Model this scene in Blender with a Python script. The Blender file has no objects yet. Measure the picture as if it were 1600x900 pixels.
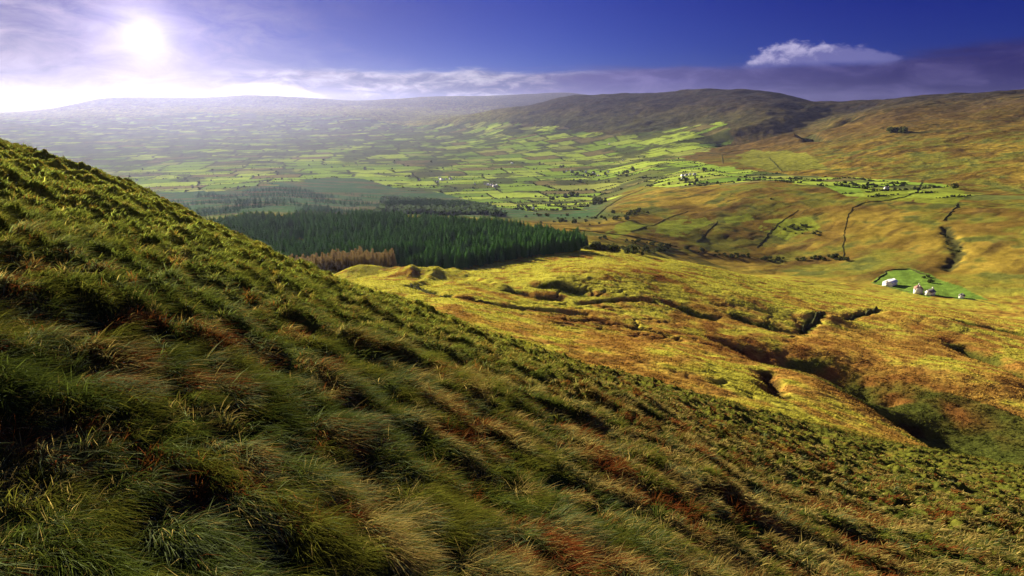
import bpy, math, random
import numpy as np

random.seed(7)
rng = np.random.default_rng(11)
scene = bpy.context.scene
COL = scene.collection
R = math.radians

# ------------------------------------------------------------------ camera
F = 933.0                       # focal length in pixels of the 1600 x 900 photograph
HORIZON = 168.0
PITCH = math.atan((450 - HORIZON) / F)
CP, SP = math.cos(PITCH), math.sin(PITCH)
EYE = 4.2
cam_d = bpy.data.cameras.new('camera')
cam_d.sensor_width = 36
cam_d.lens = 36 * F / 1600
cam_d.clip_start = 0.1
cam_d.clip_end = 60000
cam = bpy.data.objects.new('camera', cam_d)
COL.objects.link(cam)
cam.location = (0, 0, 0)
cam.rotation_euler = (math.pi / 2 - PITCH, 0, 0)
scene.camera = cam

def pix_dir(px, py):
    dx = (px - 800) / F
    dy = (450 - py) / F
    return dx, CP + dy * SP, dy * CP - SP          # right, forward, up

def pix_az(px, py):
    d = pix_dir(px, py)
    return math.degrees(math.atan2(d[0], d[1]))

def pix_ae(px, py):
    d = pix_dir(px, py)
    return math.degrees(math.atan2(d[0], d[1])), math.degrees(math.atan2(d[2], math.hypot(d[0], d[1])))

def project(x, y, z):
    dz = y * CP - z * SP
    dzs = np.where(dz > 0.01, dz, 0.01)
    up = y * SP + z * CP
    return 800 + F * x / dzs, 450 - F * up / dzs, dz

# ------------------------------------------------------------------ sun, sky, exposure
SUN_EL, SUN_AZ = 12.5, -31.0
SUN_STRENGTH = 5.0
SKY_STRENGTH = 0.06
EXPOSURE = 1.90
sun_d = bpy.data.lights.new('sun', 'SUN')
sun_d.energy = SUN_STRENGTH
sun_d.angle = R(0.5)
sun_d.color = (1.0, 0.87, 0.60)
sun = bpy.data.objects.new('sun', sun_d)
COL.objects.link(sun)
sun.rotation_euler = (R(90 - SUN_EL), 0, R(180 - SUN_AZ))
scene.view_settings.view_transform = 'Standard'
scene.view_settings.look = 'None'
scene.view_settings.exposure = EXPOSURE
scene.view_settings.gamma = 1
scene.view_settings.use_curve_mapping = False
scene.cycles.use_denoising = True
scene.cycles.use_adaptive_sampling = False
scene.cycles.sample_clamp_indirect = 2.0
scene.cycles.max_bounces = 4
scene.cycles.diffuse_bounces = 2
scene.cycles.volume_bounces = 0
scene.cycles.transparent_max_bounces = 4
scene.cycles.transmission_bounces = 3
scene.cycles.caustics_reflective = False
scene.cycles.caustics_refractive = False

class E:
    """A value in a node tree: arithmetic on it adds Math nodes."""
    def __init__(s, nt, sock): s.nt, s.s = nt, sock
    def op(s, name, *others):
        n = s.nt.nodes.new('ShaderNodeMath'); n.operation = name
        for i, o in enumerate((s,) + others):
            if isinstance(o, E): s.nt.links.new(o.s, n.inputs[i])
            else: n.inputs[i].default_value = o
        return E(s.nt, n.outputs[0])
    def __add__(s, o): return s.op('ADD', o)
    def __sub__(s, o): return s.op('SUBTRACT', o)
    def __mul__(s, o): return s.op('MULTIPLY', o)
    __radd__ = __add__
    __rmul__ = __mul__
    def __rsub__(s, o): return (s * -1.0) + o
    def step(s, a, b):
        n = s.nt.nodes.new('ShaderNodeMapRange'); n.interpolation_type = 'SMOOTHSTEP'
        s.nt.links.new(s.s, n.inputs[0])
        lo, hi = (a, b)
        for k, v in ((1, lo), (2, hi)):
            if isinstance(v, E): s.nt.links.new(v.s, n.inputs[k])
            else: n.inputs[k].default_value = v
        return E(s.nt, n.outputs[0])
    def clamp(s):
        r = s.op('ADD', 0.0); r.s.node.use_clamp = True
        return r

def noise_node(nt, vec, scale, detail=4, rough=0.55, dist=0.0):
    n = nt.nodes.new('ShaderNodeTexNoise')
    n.inputs['Scale'].default_value = scale
    n.inputs['Detail'].default_value = detail
    n.inputs['Roughness'].default_value = rough
    n.inputs['Distortion'].default_value = dist
    if vec is not None: nt.links.new(vec, n.inputs['Vector'])
    return E(nt, n.outputs['Fac'])

def mixc(nt, fac, a, b, blend='MIX'):
    n = nt.nodes.new('ShaderNodeMix'); n.data_type = 'RGBA'; n.blend_type = blend
    for sock, v in ((n.inputs['Factor'], fac), (n.inputs['A'], a), (n.inputs['B'], b)):
        if isinstance(v, E): nt.links.new(v.s, sock)
        elif hasattr(v, 'is_linked'): nt.links.new(v, sock)
        elif isinstance(v, (int, float)): sock.default_value = v
        else: sock.default_value = (*v, 1.0)
    return n.outputs['Result']

def build_world():
    w = bpy.data.worlds.new('World')
    scene.world = w
    w.use_nodes = True
    nt = w.node_tree
    nt.nodes.clear()
    out = nt.nodes.new('ShaderNodeOutputWorld')
    bg = nt.nodes.new('ShaderNodeBackground')
    nt.links.new(bg.outputs[0], out.inputs['Surface'])
    sky = nt.nodes.new('ShaderNodeTexSky')
    sky.sky_type = 'NISHITA'
    sky.sun_disc = False
    sky.sun_elevation = R(SUN_EL)
    sky.sun_rotation = R(SUN_AZ)
    sky.altitude = 400
    sky.air_density = 1.0
    sky.dust_density = 0.6
    sky.ozone_density = 2.5
    tc = nt.nodes.new('ShaderNodeTexCoord')
    sep = nt.nodes.new('ShaderNodeSeparateXYZ')
    nt.links.new(tc.outputs['Generated'], sep.inputs[0])
    X, Y, Z = (E(nt, sep.outputs[i]) for i in range(3))
    az = X.op('ARCTAN2', Y) * (180 / math.pi)
    el = Z.op('ARCSINE') * (180 / math.pi)
    # cloud coordinates: degrees, stretched sideways like layers near the horizon
    def cvec(sx, sy, off=0.0):
        n = nt.nodes.new('ShaderNodeCombineXYZ')
        nt.links.new((az * sx).s, n.inputs[0])
        nt.links.new((el * sy).s, n.inputs[1])
        n.inputs[2].default_value = off
        return n.outputs[0]
    blue = mixc(nt, 1.0, sky.outputs[0], (0.020, 0.054, 0.30), 'MULTIPLY')
    # deeper violet blue higher up and away from the sun
    deep = mixc(nt, (el.step(2.0, 9.0)) * 0.65, (1, 1, 1), (0.38, 0.44, 0.76))
    blue = mixc(nt, 1.0, blue, deep, 'MULTIPLY')
    deep2 = mixc(nt, az.step(-4.0, 34.0), (1, 1, 1), (0.40, 0.54, 0.84))
    blue = mixc(nt, 1.0, blue, deep2, 'MULTIPLY')
    blue = mixc(nt, 1.0, blue, mixc(nt, el.step(11.0, 45.0), (1, 1, 1), (11.0, 8.0, 4.0)), 'MULTIPLY')  # overhead sky, out of view, brightened as added fill light
    # the clear sky near the sun is kept down: thin cloud stands there
    blue = mixc(nt, 1.0, blue, mixc(nt, az.step(-40.0, 8.0), (0.16, 0.18, 0.26), (1, 1, 1)), 'MULTIPLY')
    blue = mixc(nt, 1.0, blue, mixc(nt, (1.0 - el.step(0.0, 6.0)) * (1.0 - az.step(-34.0, -6.0)), (1, 1, 1), (0.30, 0.30, 0.36)), 'MULTIPLY')
    col = blue
    K = 1.0 / SKY_STRENGTH      # cloud colours below are radiances as they reach the camera
    def rad(r, g, b): return (r * K, g * K, b * K)
    # thin veil of cloud around the sun, left
    n1 = noise_node(nt, cvec(0.09, 0.22, 1.0), 1.0, 6, 0.55, 0.4)
    n1b = noise_node(nt, cvec(0.25, 0.7, 7.0), 1.0, 6, 0.6, 0.6)
    veil_edge = az + n1 * 26.0 + el * 1.3
    veil = (1.0 - veil_edge.step(-18.0, 12.0)) * ((n1b - 0.34) * 3.2).clamp()
    col = mixc(nt, (veil * 0.82).clamp(), col, rad(0.125, 0.110, 0.150))
    low = (1.0 - (el + n1b * 3.0 + az * 0.12).step(0.5, 4.2)) * (1.0 - az.step(-26.0, 6.0))
    col = mixc(nt, (low * 0.3).clamp(), col, rad(0.075, 0.065, 0.085))
    # pale layer along the horizon, mid picture
    n2 = noise_node(nt, cvec(0.12, 0.9, 3.0), 1.0, 6, 0.55, 0.3)
    n2f = noise_node(nt, cvec(0.42, 1.5, 5.0), 1.0, 7, 0.6, 0.5)
    top = (n2 - 0.5) * 1.8 + 3.15
    band = (1.0 - (el - top).step(-0.35, 0.25)) * az.step(-30.0, -17.0) * (1.0 - az.step(2.0, 14.0))
    shade = (n2f * 1.5 + el * 0.16 - 0.7).step(0.1, 0.75)
    bandc = mixc(nt, shade, rad(0.022, 0.022, 0.052), rad(0.155, 0.145, 0.175))
    col = mixc(nt, (band * (0.35 + n2f * 0.95)).clamp() , col, bandc)
    # lens of cloud on the far left summit
    n3 = noise_node(nt, cvec(0.4, 1.2, 9.0), 1.0, 6, 0.55, 0.6)
    q = ((az + 21.5) * 0.18)
    cap = (1.0 - ((el + q * q * 1.3 + n3 * 0.9)).step(2.15, 2.65)) * (1.0 - (az + 21.0).op('ABSOLUTE').step(4.0, 6.5))
    capc = mixc(nt, (n3 * 1.3 + el * 0.4 - 1.0).step(0.0, 0.7), rad(0.10, 0.085, 0.13), rad(0.30, 0.27, 0.28))
    col = mixc(nt, cap * 0.9, col, capc)
    # mauve bank on the right, soft at its underside where it lies on the mountain
    n4 = noise_node(nt, cvec(0.09, 0.75, 13.0), 1.0, 7, 0.58, 0.5)
    n4f = noise_node(nt, cvec(0.20, 0.62, 17.0), 1.0, 7, 0.6, 0.6)
    topr = az * 0.020 + 3.15 + (n4 - 0.5) * 1.9 + az.step(26.0, 40.0) * 0.5
    bank = (1.0 - (el + n4f * 0.5 - topr - 0.15).step(-0.55, 0.40)) * (az + n4 * 14.0).step(2.0, 14.0)
    t = (az + n4 * 16.0 - el * 1.5).step(8.0, 40.0)
    bankc = mixc(nt, t, rad(0.022, 0.020, 0.075), rad(0.004, 0.003, 0.032))
    bankc = mixc(nt, (n4f - 0.42).step(0.0, 0.28) * (0.75 - t * 0.45), bankc, rad(0.052, 0.044, 0.110))
    col = mixc(nt, (bank * 0.95).clamp(), col, bankc)
    # heaped cloud standing on the bank
    n5 = noise_node(nt, cvec(0.42, 0.85, 21.0), 1.0, 7, 0.6, 0.25)
    n5b = noise_node(nt, cvec(0.9, 1.5, 27.0), 1.0, 6, 0.6, 0.3)
    dl = (23.4 - az).op('MAXIMUM', 0.0); dr = (az - 23.4).op('MAXIMUM', 0.0)
    crown = 5.05 - dl * dl * 0.13 - dr * dr * 0.022 + (n5 - 0.5) * 2.6 + (n5b - 0.5) * 1.2
    heap = (1.0 - (el - crown).step(-0.42, 0.28)) * (el + (n5 - 0.5) * 0.8).step(3.0, 3.7) * (1.0 - az.step(29.0, 35.0))
    lit = ((n5b * 1.3 + (el - 3.4) * 0.30) - (az - 20.0) * 0.06).step(0.45, 1.0)
    heapc = mixc(nt, lit, rad(0.040, 0.040, 0.105), rad(0.135, 0.125, 0.190))
    col = mixc(nt, (heap * 0.93).clamp(), col, heapc)
    # sun behind thin cloud
    gd = pix_dir(226, 58)
    L = math.sqrt(sum(v * v for v in gd))
    dot = X * (gd[0] / L) + Y * (gd[1] / L) + Z * (gd[2] / L)
    ang = dot.op('MINIMUM', 1.0).op('ARCCOSINE') * (180 / math.pi)
    core = (ang * (-1 / 0.95)).op('EXPONENT')
    mid = (ang * (-1 / 3.0)).op('EXPONENT')
    wide = (ang * (-1 / 10.5)).op('EXPONENT')
    g1 = mixc(nt, core, (0, 0, 0), rad(0.34, 0.33, 0.31))
    g2 = mixc(nt, mid, (0, 0, 0), rad(0.115, 0.095, 0.115))
    g3 = mixc(nt, wide, (0, 0, 0), rad(0.026, 0.017, 0.036))
    for g in (g1, g2, g3): col = mixc(nt, 1.0, col, g, 'ADD')
    nt.links.new(col, bg.inputs['Color'])
    bg.inputs['Strength'].default_value = SKY_STRENGTH
build_world()

# ------------------------------------------------------------------ noise in numpy
def _hash(ix, iy, seed):
    h = (ix.astype(np.int64) * 374761393 + iy.astype(np.int64) * 668265263 + seed * 974634161) & 0xffffffff
    h = ((h ^ (h >> 13)) * 1274126177) & 0xffffffff
    h = ((h ^ (h >> 16)) * 2246822519) & 0xffffffff
    return (h ^ (h >> 15)) & 0xffffffff

def h01(ix, iy, seed): return _hash(ix, iy, seed) / 4294967295.0

def pn(x, y, seed=0):
    ix, iy = np.floor(x), np.floor(y)
    fx, fy = x - ix, y - iy
    u = fx * fx * fx * (fx * (fx * 6 - 15) + 10)
    v = fy * fy * fy * (fy * (fy * 6 - 15) + 10)
    def g(ox, oy):
        a = h01(ix + ox, iy + oy, seed) * (2 * math.pi)
        return np.cos(a) * (fx - ox) + np.sin(a) * (fy - oy)
    a = g(0, 0); b = g(1, 0); c = g(0, 1); d = g(1, 1)
    return ((a + (b - a) * u) + ((c + (d - c) * u) - (a + (b - a) * u)) * v) * 1.5

def fbm(x, y, octs=4, seed=0, gain=0.5):
    s = 0; amp = 1; tot = 0
    for k in range(octs):
        s = s + pn(x * 2 ** k + 13.7 * k, y * 2 ** k - 7.3 * k, seed + k) * amp
        tot += amp; amp *= gain
    return s / tot

def sstep(a, b, x):
    t = np.clip((x - a) / (b - a), 0, 1)
    return t * t * (3 - 2 * t)

def pchip(xs, ys, x):
    """monotone cubic through (xs, ys), evaluated at x"""
    xs, ys = np.asarray(xs, float), np.asarray(ys, float)
    h = np.diff(xs); d = np.diff(ys) / h
    m = np.zeros_like(ys)
    for i in range(1, len(xs) - 1):
        if d[i - 1] * d[i] > 0:
            w1, w2 = 2 * h[i] + h[i - 1], h[i] + 2 * h[i - 1]
            m[i] = (w1 + w2) / (w1 / d[i - 1] + w2 / d[i])
    m[0], m[-1] = d[0], d[-1]
    k = np.clip(np.searchsorted(xs, x) - 1, 0, len(h) - 1)
    t = (np.clip(x, xs[0], xs[-1]) - xs[k]) / h[k]
    t2, t3 = t * t, t * t * t
    return ((2 * t3 - 3 * t2 + 1) * ys[k] + (t3 - 2 * t2 + t) * h[k] * m[k]
            + (-2 * t3 + 3 * t2) * ys[k + 1] + (t3 - t2) * h[k] * m[k + 1])

# ------------------------------------------------------------------ the lie of the land
# Ridges, benches and valley floors as lines round the camera: (bearing, range, height).
def P(px, py, D):
    d = pix_dir(px, py)
    return (math.degrees(math.atan2(d[0], d[1])), D, D * d[2] / math.hypot(d[0], d[1]))
def Zp(px, z, D): return (pix_az(px, 350), D, z)

crest = [P(-200, 160, 112), P(0, 223, 100), P(100, 258, 90), P(200, 293, 80), P(300, 341, 70), P(400, 388, 62), P(500, 430, 57),
         P(600, 467, 55), P(700, 502, 55), P(800, 537, 57), P(900, 570, 61), P(1000, 598, 67), P(1100, 625, 75),
         P(1200, 650, 85), P(1300, 675, 95), P(1400, 700, 105), P(1500, 715, 110), P(1600, 735, 112), P(1800, 790, 110)]
lineB = [Zp(-200, -60, 220), Zp(0, -62, 210), Zp(200, -64, 195), Zp(400, -62, 175), Zp(500, -60, 165), Zp(600, -57, 155), P(700, 495, 145), P(800, 526, 135),
         P(900, 556, 130), P(1000, 584, 128), P(1100, 609, 128), P(1200, 632, 132), P(1300, 655, 138), P(1400, 678, 145),
         P(1500, 696, 155), P(1600, 710, 162), P(1800, 750, 165)]
lineC = [Zp(-200, -98, 270), Zp(0, -95, 265), Zp(400, -82, 255), P(560, 445, 250), P(700, 458, 225), P(800, 472, 225), P(900, 486, 228),
         P(1000, 500, 230), P(1100, 522, 225), P(1200, 545, 222), P(1300, 560, 226), P(1400, 578, 235), P(1500, 602, 240), P(1600, 622, 246), P(1800, 680, 250)]
lineE = [Zp(-200, -130, 380), Zp(0, -125, 380), Zp(400, -102, 375), P(560, 427, 365), P(700, 420, 380), P(800, 407, 400), P(915, 396, 420), P(1050, 410, 430),
         P(1200, 440, 450), P(1400, 480, 450), P(1600, 520, 430), P(1800, 560, 430)]
lineF = [Zp(-200, -140, 720), Zp(0, -135, 720), Zp(400, -127, 720), Zp(560, -129, 720), Zp(700, -132, 700), Zp(800, -137, 690), P(915, 370, 700), P(1050, 388, 780),
         P(1200, 405, 820), P(1400, 432, 720), P(1600, 470, 640), P(1800, 500, 600)]
lineG = [Zp(-200, -205, 1250), Zp(0, -200, 1250), P(400, 320, 1250), P(560, 325, 1250), P(700, 328, 1200), P(800, 331, 1150), P(915, 335, 1050), P(1050, 304, 1270),
         P(1200, 288, 1300), P(1400, 302, 1200), P(1600, 312, 1150), P(1800, 315, 1100)]
lineH = [Zp(-200, -228, 1750), Zp(0, -228, 1750), P(400, 300, 1750), P(700, 300, 1750), P(915, 300, 1750), P(1050, 282, 1650), P(1200, 275, 1650),
         P(1400, 288, 1450), P(1600, 298, 1350), P(1800, 300, 1300)]
lineI = [Zp(-200, -238, 2800), Zp(0, -238, 2800), P(400, 258, 2700), P(700, 252, 2700), P(915, 250, 2700), P(1050, 245, 2500), P(1200, 240, 2300),
         P(1400, 230, 2000), P(1600, 235, 1800), P(1800, 240, 1700)]
lineJ = [Zp(-200, -230, 4800), P(0, 218, 4800), P(200, 215, 4800), P(400, 210, 5000), P(700, 208, 4500), P(800, 206, 3900), P(915, 205, 3600), P(1050, 205, 3300),
         P(1200, 203, 2900), P(1300, 205, 2650), P(1400, 195, 2500), P(1600, 195, 2300), P(1800, 195, 2200)]
lineL = [P(-200, 192, 7000), P(0, 190, 7000), P(200, 180, 7000), P(400, 178, 7000), P(560, 180, 6500), P(640, 194, 5600), P(700, 186, 5300), P(760, 175, 5100),
         P(830, 163, 5000), P(880, 153, 5000), P(910, 149, 4950), P(950, 147, 4900), P(1000, 147, 4850), P(1050, 144, 4800), P(1100, 140, 4700), P(1160, 141, 4500), P(1230, 151, 4300),
         P(1290, 161, 4000), P(1350, 158, 3800), P(1450, 153, 3600), P(1600, 144, 3400), P(1800, 134, 3300)]
lineM = [P(-200, 184, 8500), P(0, 182, 8500), P(200, 164, 8500), P(400, 163, 8500), P(560, 167, 8200), Zp(700, -60, 7600), Zp(800, -120, 7200), Zp(1000, -180, 7000), Zp(1800, -180, 6500)]
lineN = [P(-200, 177, 10000), P(0, 176, 10000), P(70, 171, 9800), P(120, 162, 9600), P(160, 154, 9500), P(225, 152, 9500), P(300, 153, 9500), P(400, 149, 9500), P(500, 154, 9600),
         P(560, 157, 9800), P(610, 155, 10000), P(680, 151, 10200), P(760, 150, 10400), P(830, 147, 10500), P(880, 145, 10500), P(930, 150, 10500), P(1000, 165, 10500), P(1800, 170, 10500)]
lineO = [Zp(-200, -120, 12000), Zp(1800, -120, 12000)]
BACK = [(105, 30), (200, 52), (300, 70), (400, 80), (700, 110), (1200, 120), (1700, 110), (2700, 100), (4500, 60), (7000, 0), (8500, -50), (10000, -100), (12000, -120)]
LINES = [crest, lineB, lineC, lineE, lineF, lineG, lineH, lineI, lineJ, lineL, lineM, lineN, lineO]

TAZ = np.concatenate([np.arange(-180, -56, 2.0), np.arange(-56, 56.01, 0.2), np.arange(58, 180.01, 2.0)])
LR0, LR1, NLR = math.log(0.25), math.log(12000.0), 1300
TLR = np.linspace(LR0, LR1, NLR)
TR = np.exp(TLR)
def line_at(line, back, az):
    pts = sorted(line)
    a = [-180.0, -120.0] + [p[0] for p in pts] + [120.0, 180.0]
    lo, hi = pts[0], pts[-1]
    D = [back[0], back[0]] + [p[1] for p in pts] + [back[0], back[0]]
    z = [back[1], back[1]] + [p[2] for p in pts] + [back[1], back[1]]
    return np.exp(pchip(a, np.log(D), az)), pchip(a, z, az)
LD, LZ = [], []
for ln, bk in zip(LINES, BACK):
    d, z = line_at(ln, bk, TAZ)
    LD.append(d); LZ.append(z)
LD, LZ = np.array(LD), np.array(LZ)
TAB = np.zeros((len(TAZ), NLR))
tang = 1 - sstep(pix_az(1000, 600), pix_az(1350, 680), TAZ)      # 1 where the near slope ends in a brow
for i in range(len(TAZ)):
    DA, zA = LD[0, i], LZ[0, i]
    s0 = zA / DA + (1 + tang[i]) * EYE / DA
    k = (zA + EYE - s0 * DA) / DA ** 2
    near = -EYE + s0 * TR + k * TR * TR
    far = pchip(np.log(LD[:, i]), LZ[:, i], TLR)
    TAB[i] = np.where(TR < DA, near, far)
# soften the joints a little along the range
for _ in range(2):
    TAB[:, 1:-1] = 0.25 * TAB[:, :-2] + 0.5 * TAB[:, 1:-1] + 0.25 * TAB[:, 2:]
CREST_D = LD[0]

def base_h(az, r):
    lr = np.clip((np.log(np.maximum(r, 0.2501)) - LR0) / (LR1 - LR0) * (NLR - 1), 0, NLR - 1.001)
    j = lr.astype(int); fj = lr - j
    fi = np.interp(az, TAZ, np.arange(len(TAZ)))
    i = np.minimum(fi.astype(int), len(TAZ) - 2); fi = fi - i
    return ((TAB[i, j] * (1 - fj) + TAB[i, j + 1] * fj) * (1 - fi) + (TAB[i + 1, j] * (1 - fj) + TAB[i + 1, j + 1] * fj) * fi)

def cast(px, py, rmin=0.0):
    """the point of the bare land seen through a pixel"""
    d = pix_dir(px, py)
    az = math.degrees(math.atan2(d[0], d[1]))
    s = d[2] / math.hypot(d[0], d[1])
    r = np.exp(np.linspace(math.log(max(rmin, 2.0)), math.log(13000), 6000))
    z = base_h(np.full_like(r, az), r)
    hit = np.nonzero(r * s <= z)[0]
    k = hit[0] if len(hit) else len(r) - 1
    a = math.radians(az)
    return r[k] * math.sin(a), r[k] * math.cos(a), r[k]

# gullies, hags and banks: (pixels along it, half width m, depth m, colour name or None, smallest range)
GULLIES = [
    ([(1300, 572), (1350, 590), (1420, 622), (1500, 655), (1590, 688), (1700, 730)], 24, 13.0, 'painted_shade', 115),
    ([(1140, 532), (1180, 543), (1215, 556), (1262, 558), (1300, 568), (1340, 580), (1385, 592)], 4.0, 4.4, 'peat', 115),
    ([(1196, 585), (1205, 604), (1214, 630)], 3.0, 3.6, 'peat', 115),
    ([(1370, 616), (1400, 628), (1440, 630)], 3.0, 3.4, 'peat', 115),
    ([(890, 500), (930, 498), (985, 510), (1030, 520), (1060, 530)], 1.6, 1.6, 'peat', 115),
    ([(895, 520), (915, 526)], 1.5, 1.5, 'peat', 115),
    ([(640, 447), (700, 462), (760, 473), (830, 481), (905, 488)], 3.0, 3.0, 'painted_shade', 115),
    ([(535, 430), (572, 421), (612, 424), (645, 438)], 3.0, -2.0, None, 115),
    ([(650, 446), (690, 432), (735, 436), (790, 452)], 3.0, -2.0, None, 115),
    ([(905, 474), (960, 474), (1020, 476)], 2.0, 2.0, 'painted_shade', 115),
    ([(1050, 478), (1085, 487), (1110, 494)], 5, 4.0, 'painted_shade', 115),
    ([(1160, 497), (1195, 506), (1240, 517)], 6, 3.0, 'painted_shade', 115),
    ([(850, 452), (880, 455), (905, 462)], 5, 2.6, 'painted_shade', 115),
    ([(800, 456), (840, 464), (870, 466)], 4, 3.0, 'painted_shade', 115),
    ([(1500, 540), (1550, 560), (1620, 590)], 7, 5.0, 'painted_shade', 115),
    ([(1510, 508), (1560, 514), (1610, 524)], 6, 5.0, 'painted_shade', 115),
    ([(1255, 514), (1272, 503), (1290, 497)], 3, 3.0, 'painted_shade', 115),
    ([(1310, 502), (1335, 493), (1368, 489)], 3, 3.0, 'painted_shade', 115),
    ([(1276, 440), (1310, 446)], 6, 4.0, 'painted_shade', 115),
    ([(1478, 355), (1490, 375), (1500, 395), (1480, 420)], 6, 3.2, 'scrub', 600),
    ([(1160, 212), (1240, 198), (1290, 178), (1330, 164)], 150, 50.0, None, 2000),
    ([(1275, 217), (1262, 205), (1300, 197), (1330, 185)], 30, 28.0, 'scrub', 2000),
    ([(1235, 198), (1262, 212), (1290, 220)], 24, 22.0, 'scrub', 2000),
]
GW = []
for pts, w, dep, cname, rm in GULLIES:
    GW.append((np.array([cast(px, py, rm)[:2] for px, py in pts]), w, dep, cname))
# mounds: (px, py, radius m, height m)
MOUNDS = [(590, 430, 20, 3.5), (560, 432, 14, 4), (682, 437, 17, 5), (640, 436, 14, 3), (940, 440, 26, 4), (870, 447, 16, 3.5), (720, 445, 14, 2.5), (980, 468, 22, 3),
          (1010, 430, 30, 4), (1150, 470, 30, 4), (1290, 500, 14, 3.5), (1240, 440, 40, 5), (1120, 600, 24, 3), (1320, 600, 22, 4.5), (1000, 560, 22, 2.5), (1400, 612, 9, 3), (1440, 500, 30, 4), (1540, 600, 22, 4)]
MW = [(*cast(px, py, 115)[:2], rad_, hh) for px, py, rad_, hh in MOUNDS]

RUSTY = [(*cast(px, py, 115)[:2], br) for px, py, br in ((1220, 545, 34), (1120, 525, 26), (960, 512, 26), (1330, 590, 24), (900, 505, 18), (980, 430, 40), (1420, 610, 20), (1500, 530, 30))]

def poly_dist(x, y, pts):
    best = np.full(x.shape, 1e9)
    for (ax, ay), (bx, by) in zip(pts[:-1], pts[1:]):
        dx, dy = bx - ax, by - ay
        t = np.clip(((x - ax) * dx + (y - ay) * dy) / (dx * dx + dy * dy), 0, 1)
        best = np.minimum(best, np.hypot(x - ax - t * dx, y - ay - t * dy))
    return best

def hag(x, y, r, az):
    """ragged eroded edges in the peat of the near bench, 0..1"""
    w = np.abs(pn(x / 24 + 0.35 * pn(x / 7, y / 7, 95), y / 24 + 0.35 * pn(x / 7, y / 7, 96), 97))
    where = sstep(0.02, 0.22, fbm(x / 60, y / 60, 2, 99)) * sstep(112, 140, r) * (1 - sstep(270, 340, r)) * sstep(-1, 4, az) * (1 - sstep(27, 31, az))
    return np.exp(-(w / 0.075) ** 2) * where

def near_mask(r, az):
    dA = np.interp(az, TAZ, CREST_D)
    return 1 - sstep(1.0, 1.45, r / dA)

CT, ST = math.cos(R(45)), math.sin(R(45))
TUS = 0.56
def tussock(x, y):
    """nearest tussock: dome 0..1, direction away from its middle, its own random number"""
    u, v = (x * CT + y * ST) / TUS, (x * ST - y * CT) / (TUS * 1.7)
    u = u + 0.55 * pn(u * 0.7, v * 0.7, 35) + 0.2 * pn(u * 2.3, v * 2.3, 37); v = v + 0.55 * pn(u * 0.7, v * 0.7, 36) + 0.2 * pn(u * 2.3, v * 2.3, 38)
    iu, iv = np.floor(u), np.floor(v)
    best = np.zeros(x.shape); bu = np.zeros(x.shape); bv = np.zeros(x.shape); bid = np.zeros(x.shape)
    for ou in (-1, 0, 1):
        for ov in (-1, 0, 1):
            cu, cv = iu + ou, iv + ov
            du = u - (cu + 0.15 + 0.7 * h01(cu, cv, 31)); dv = v - (cv + 0.15 + 0.7 * h01(cu, cv, 32))
            size = 0.42 + 0.42 * h01(cu, cv, 33)
            d2 = (du * du + dv * dv) / (size * size)
            dome = np.clip(1 - d2, 0, 1) * (0.45 + 0.55 * (size - .42) / .42)
            k = dome > best
            best = np.where(k, dome, best); bu = np.where(k, du, bu); bv = np.where(k, dv, bv)
            bid = np.where(k, h01(cu, cv, 34), bid)
    dx, dy = bu * CT + bv * ST, bu * ST - bv * CT
    return best, dx, dy, bid

def hummock(x, y):
    """terraces along the contour with tussocks on them, in metres"""
    wx = x + 1.3 * pn(x * 0.21, y * 0.21, 91)
    wy = y + 1.3 * pn(x * 0.21, y * 0.21, 92)
    u = wx * CT + wy * ST            # downhill
    v = wx * ST - wy * CT            # along the contour
    a = fbm(u * 0.42, v * 0.24, 2, 41)
    b = 1 - 2 * np.abs(pn(u * 0.75, v * 0.34, 44))
    t = tussock(x, y)[0] * (1 - 0.75 * sstep(26, 55, np.hypot(x, y)))
    return 0.46 * a + 0.22 * b + (0.17 + 0.18 * sstep(8, 24, np.hypot(x, y))) * t + 0.07 * pn(x * 2.6, y * 2.6, 49)

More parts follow.
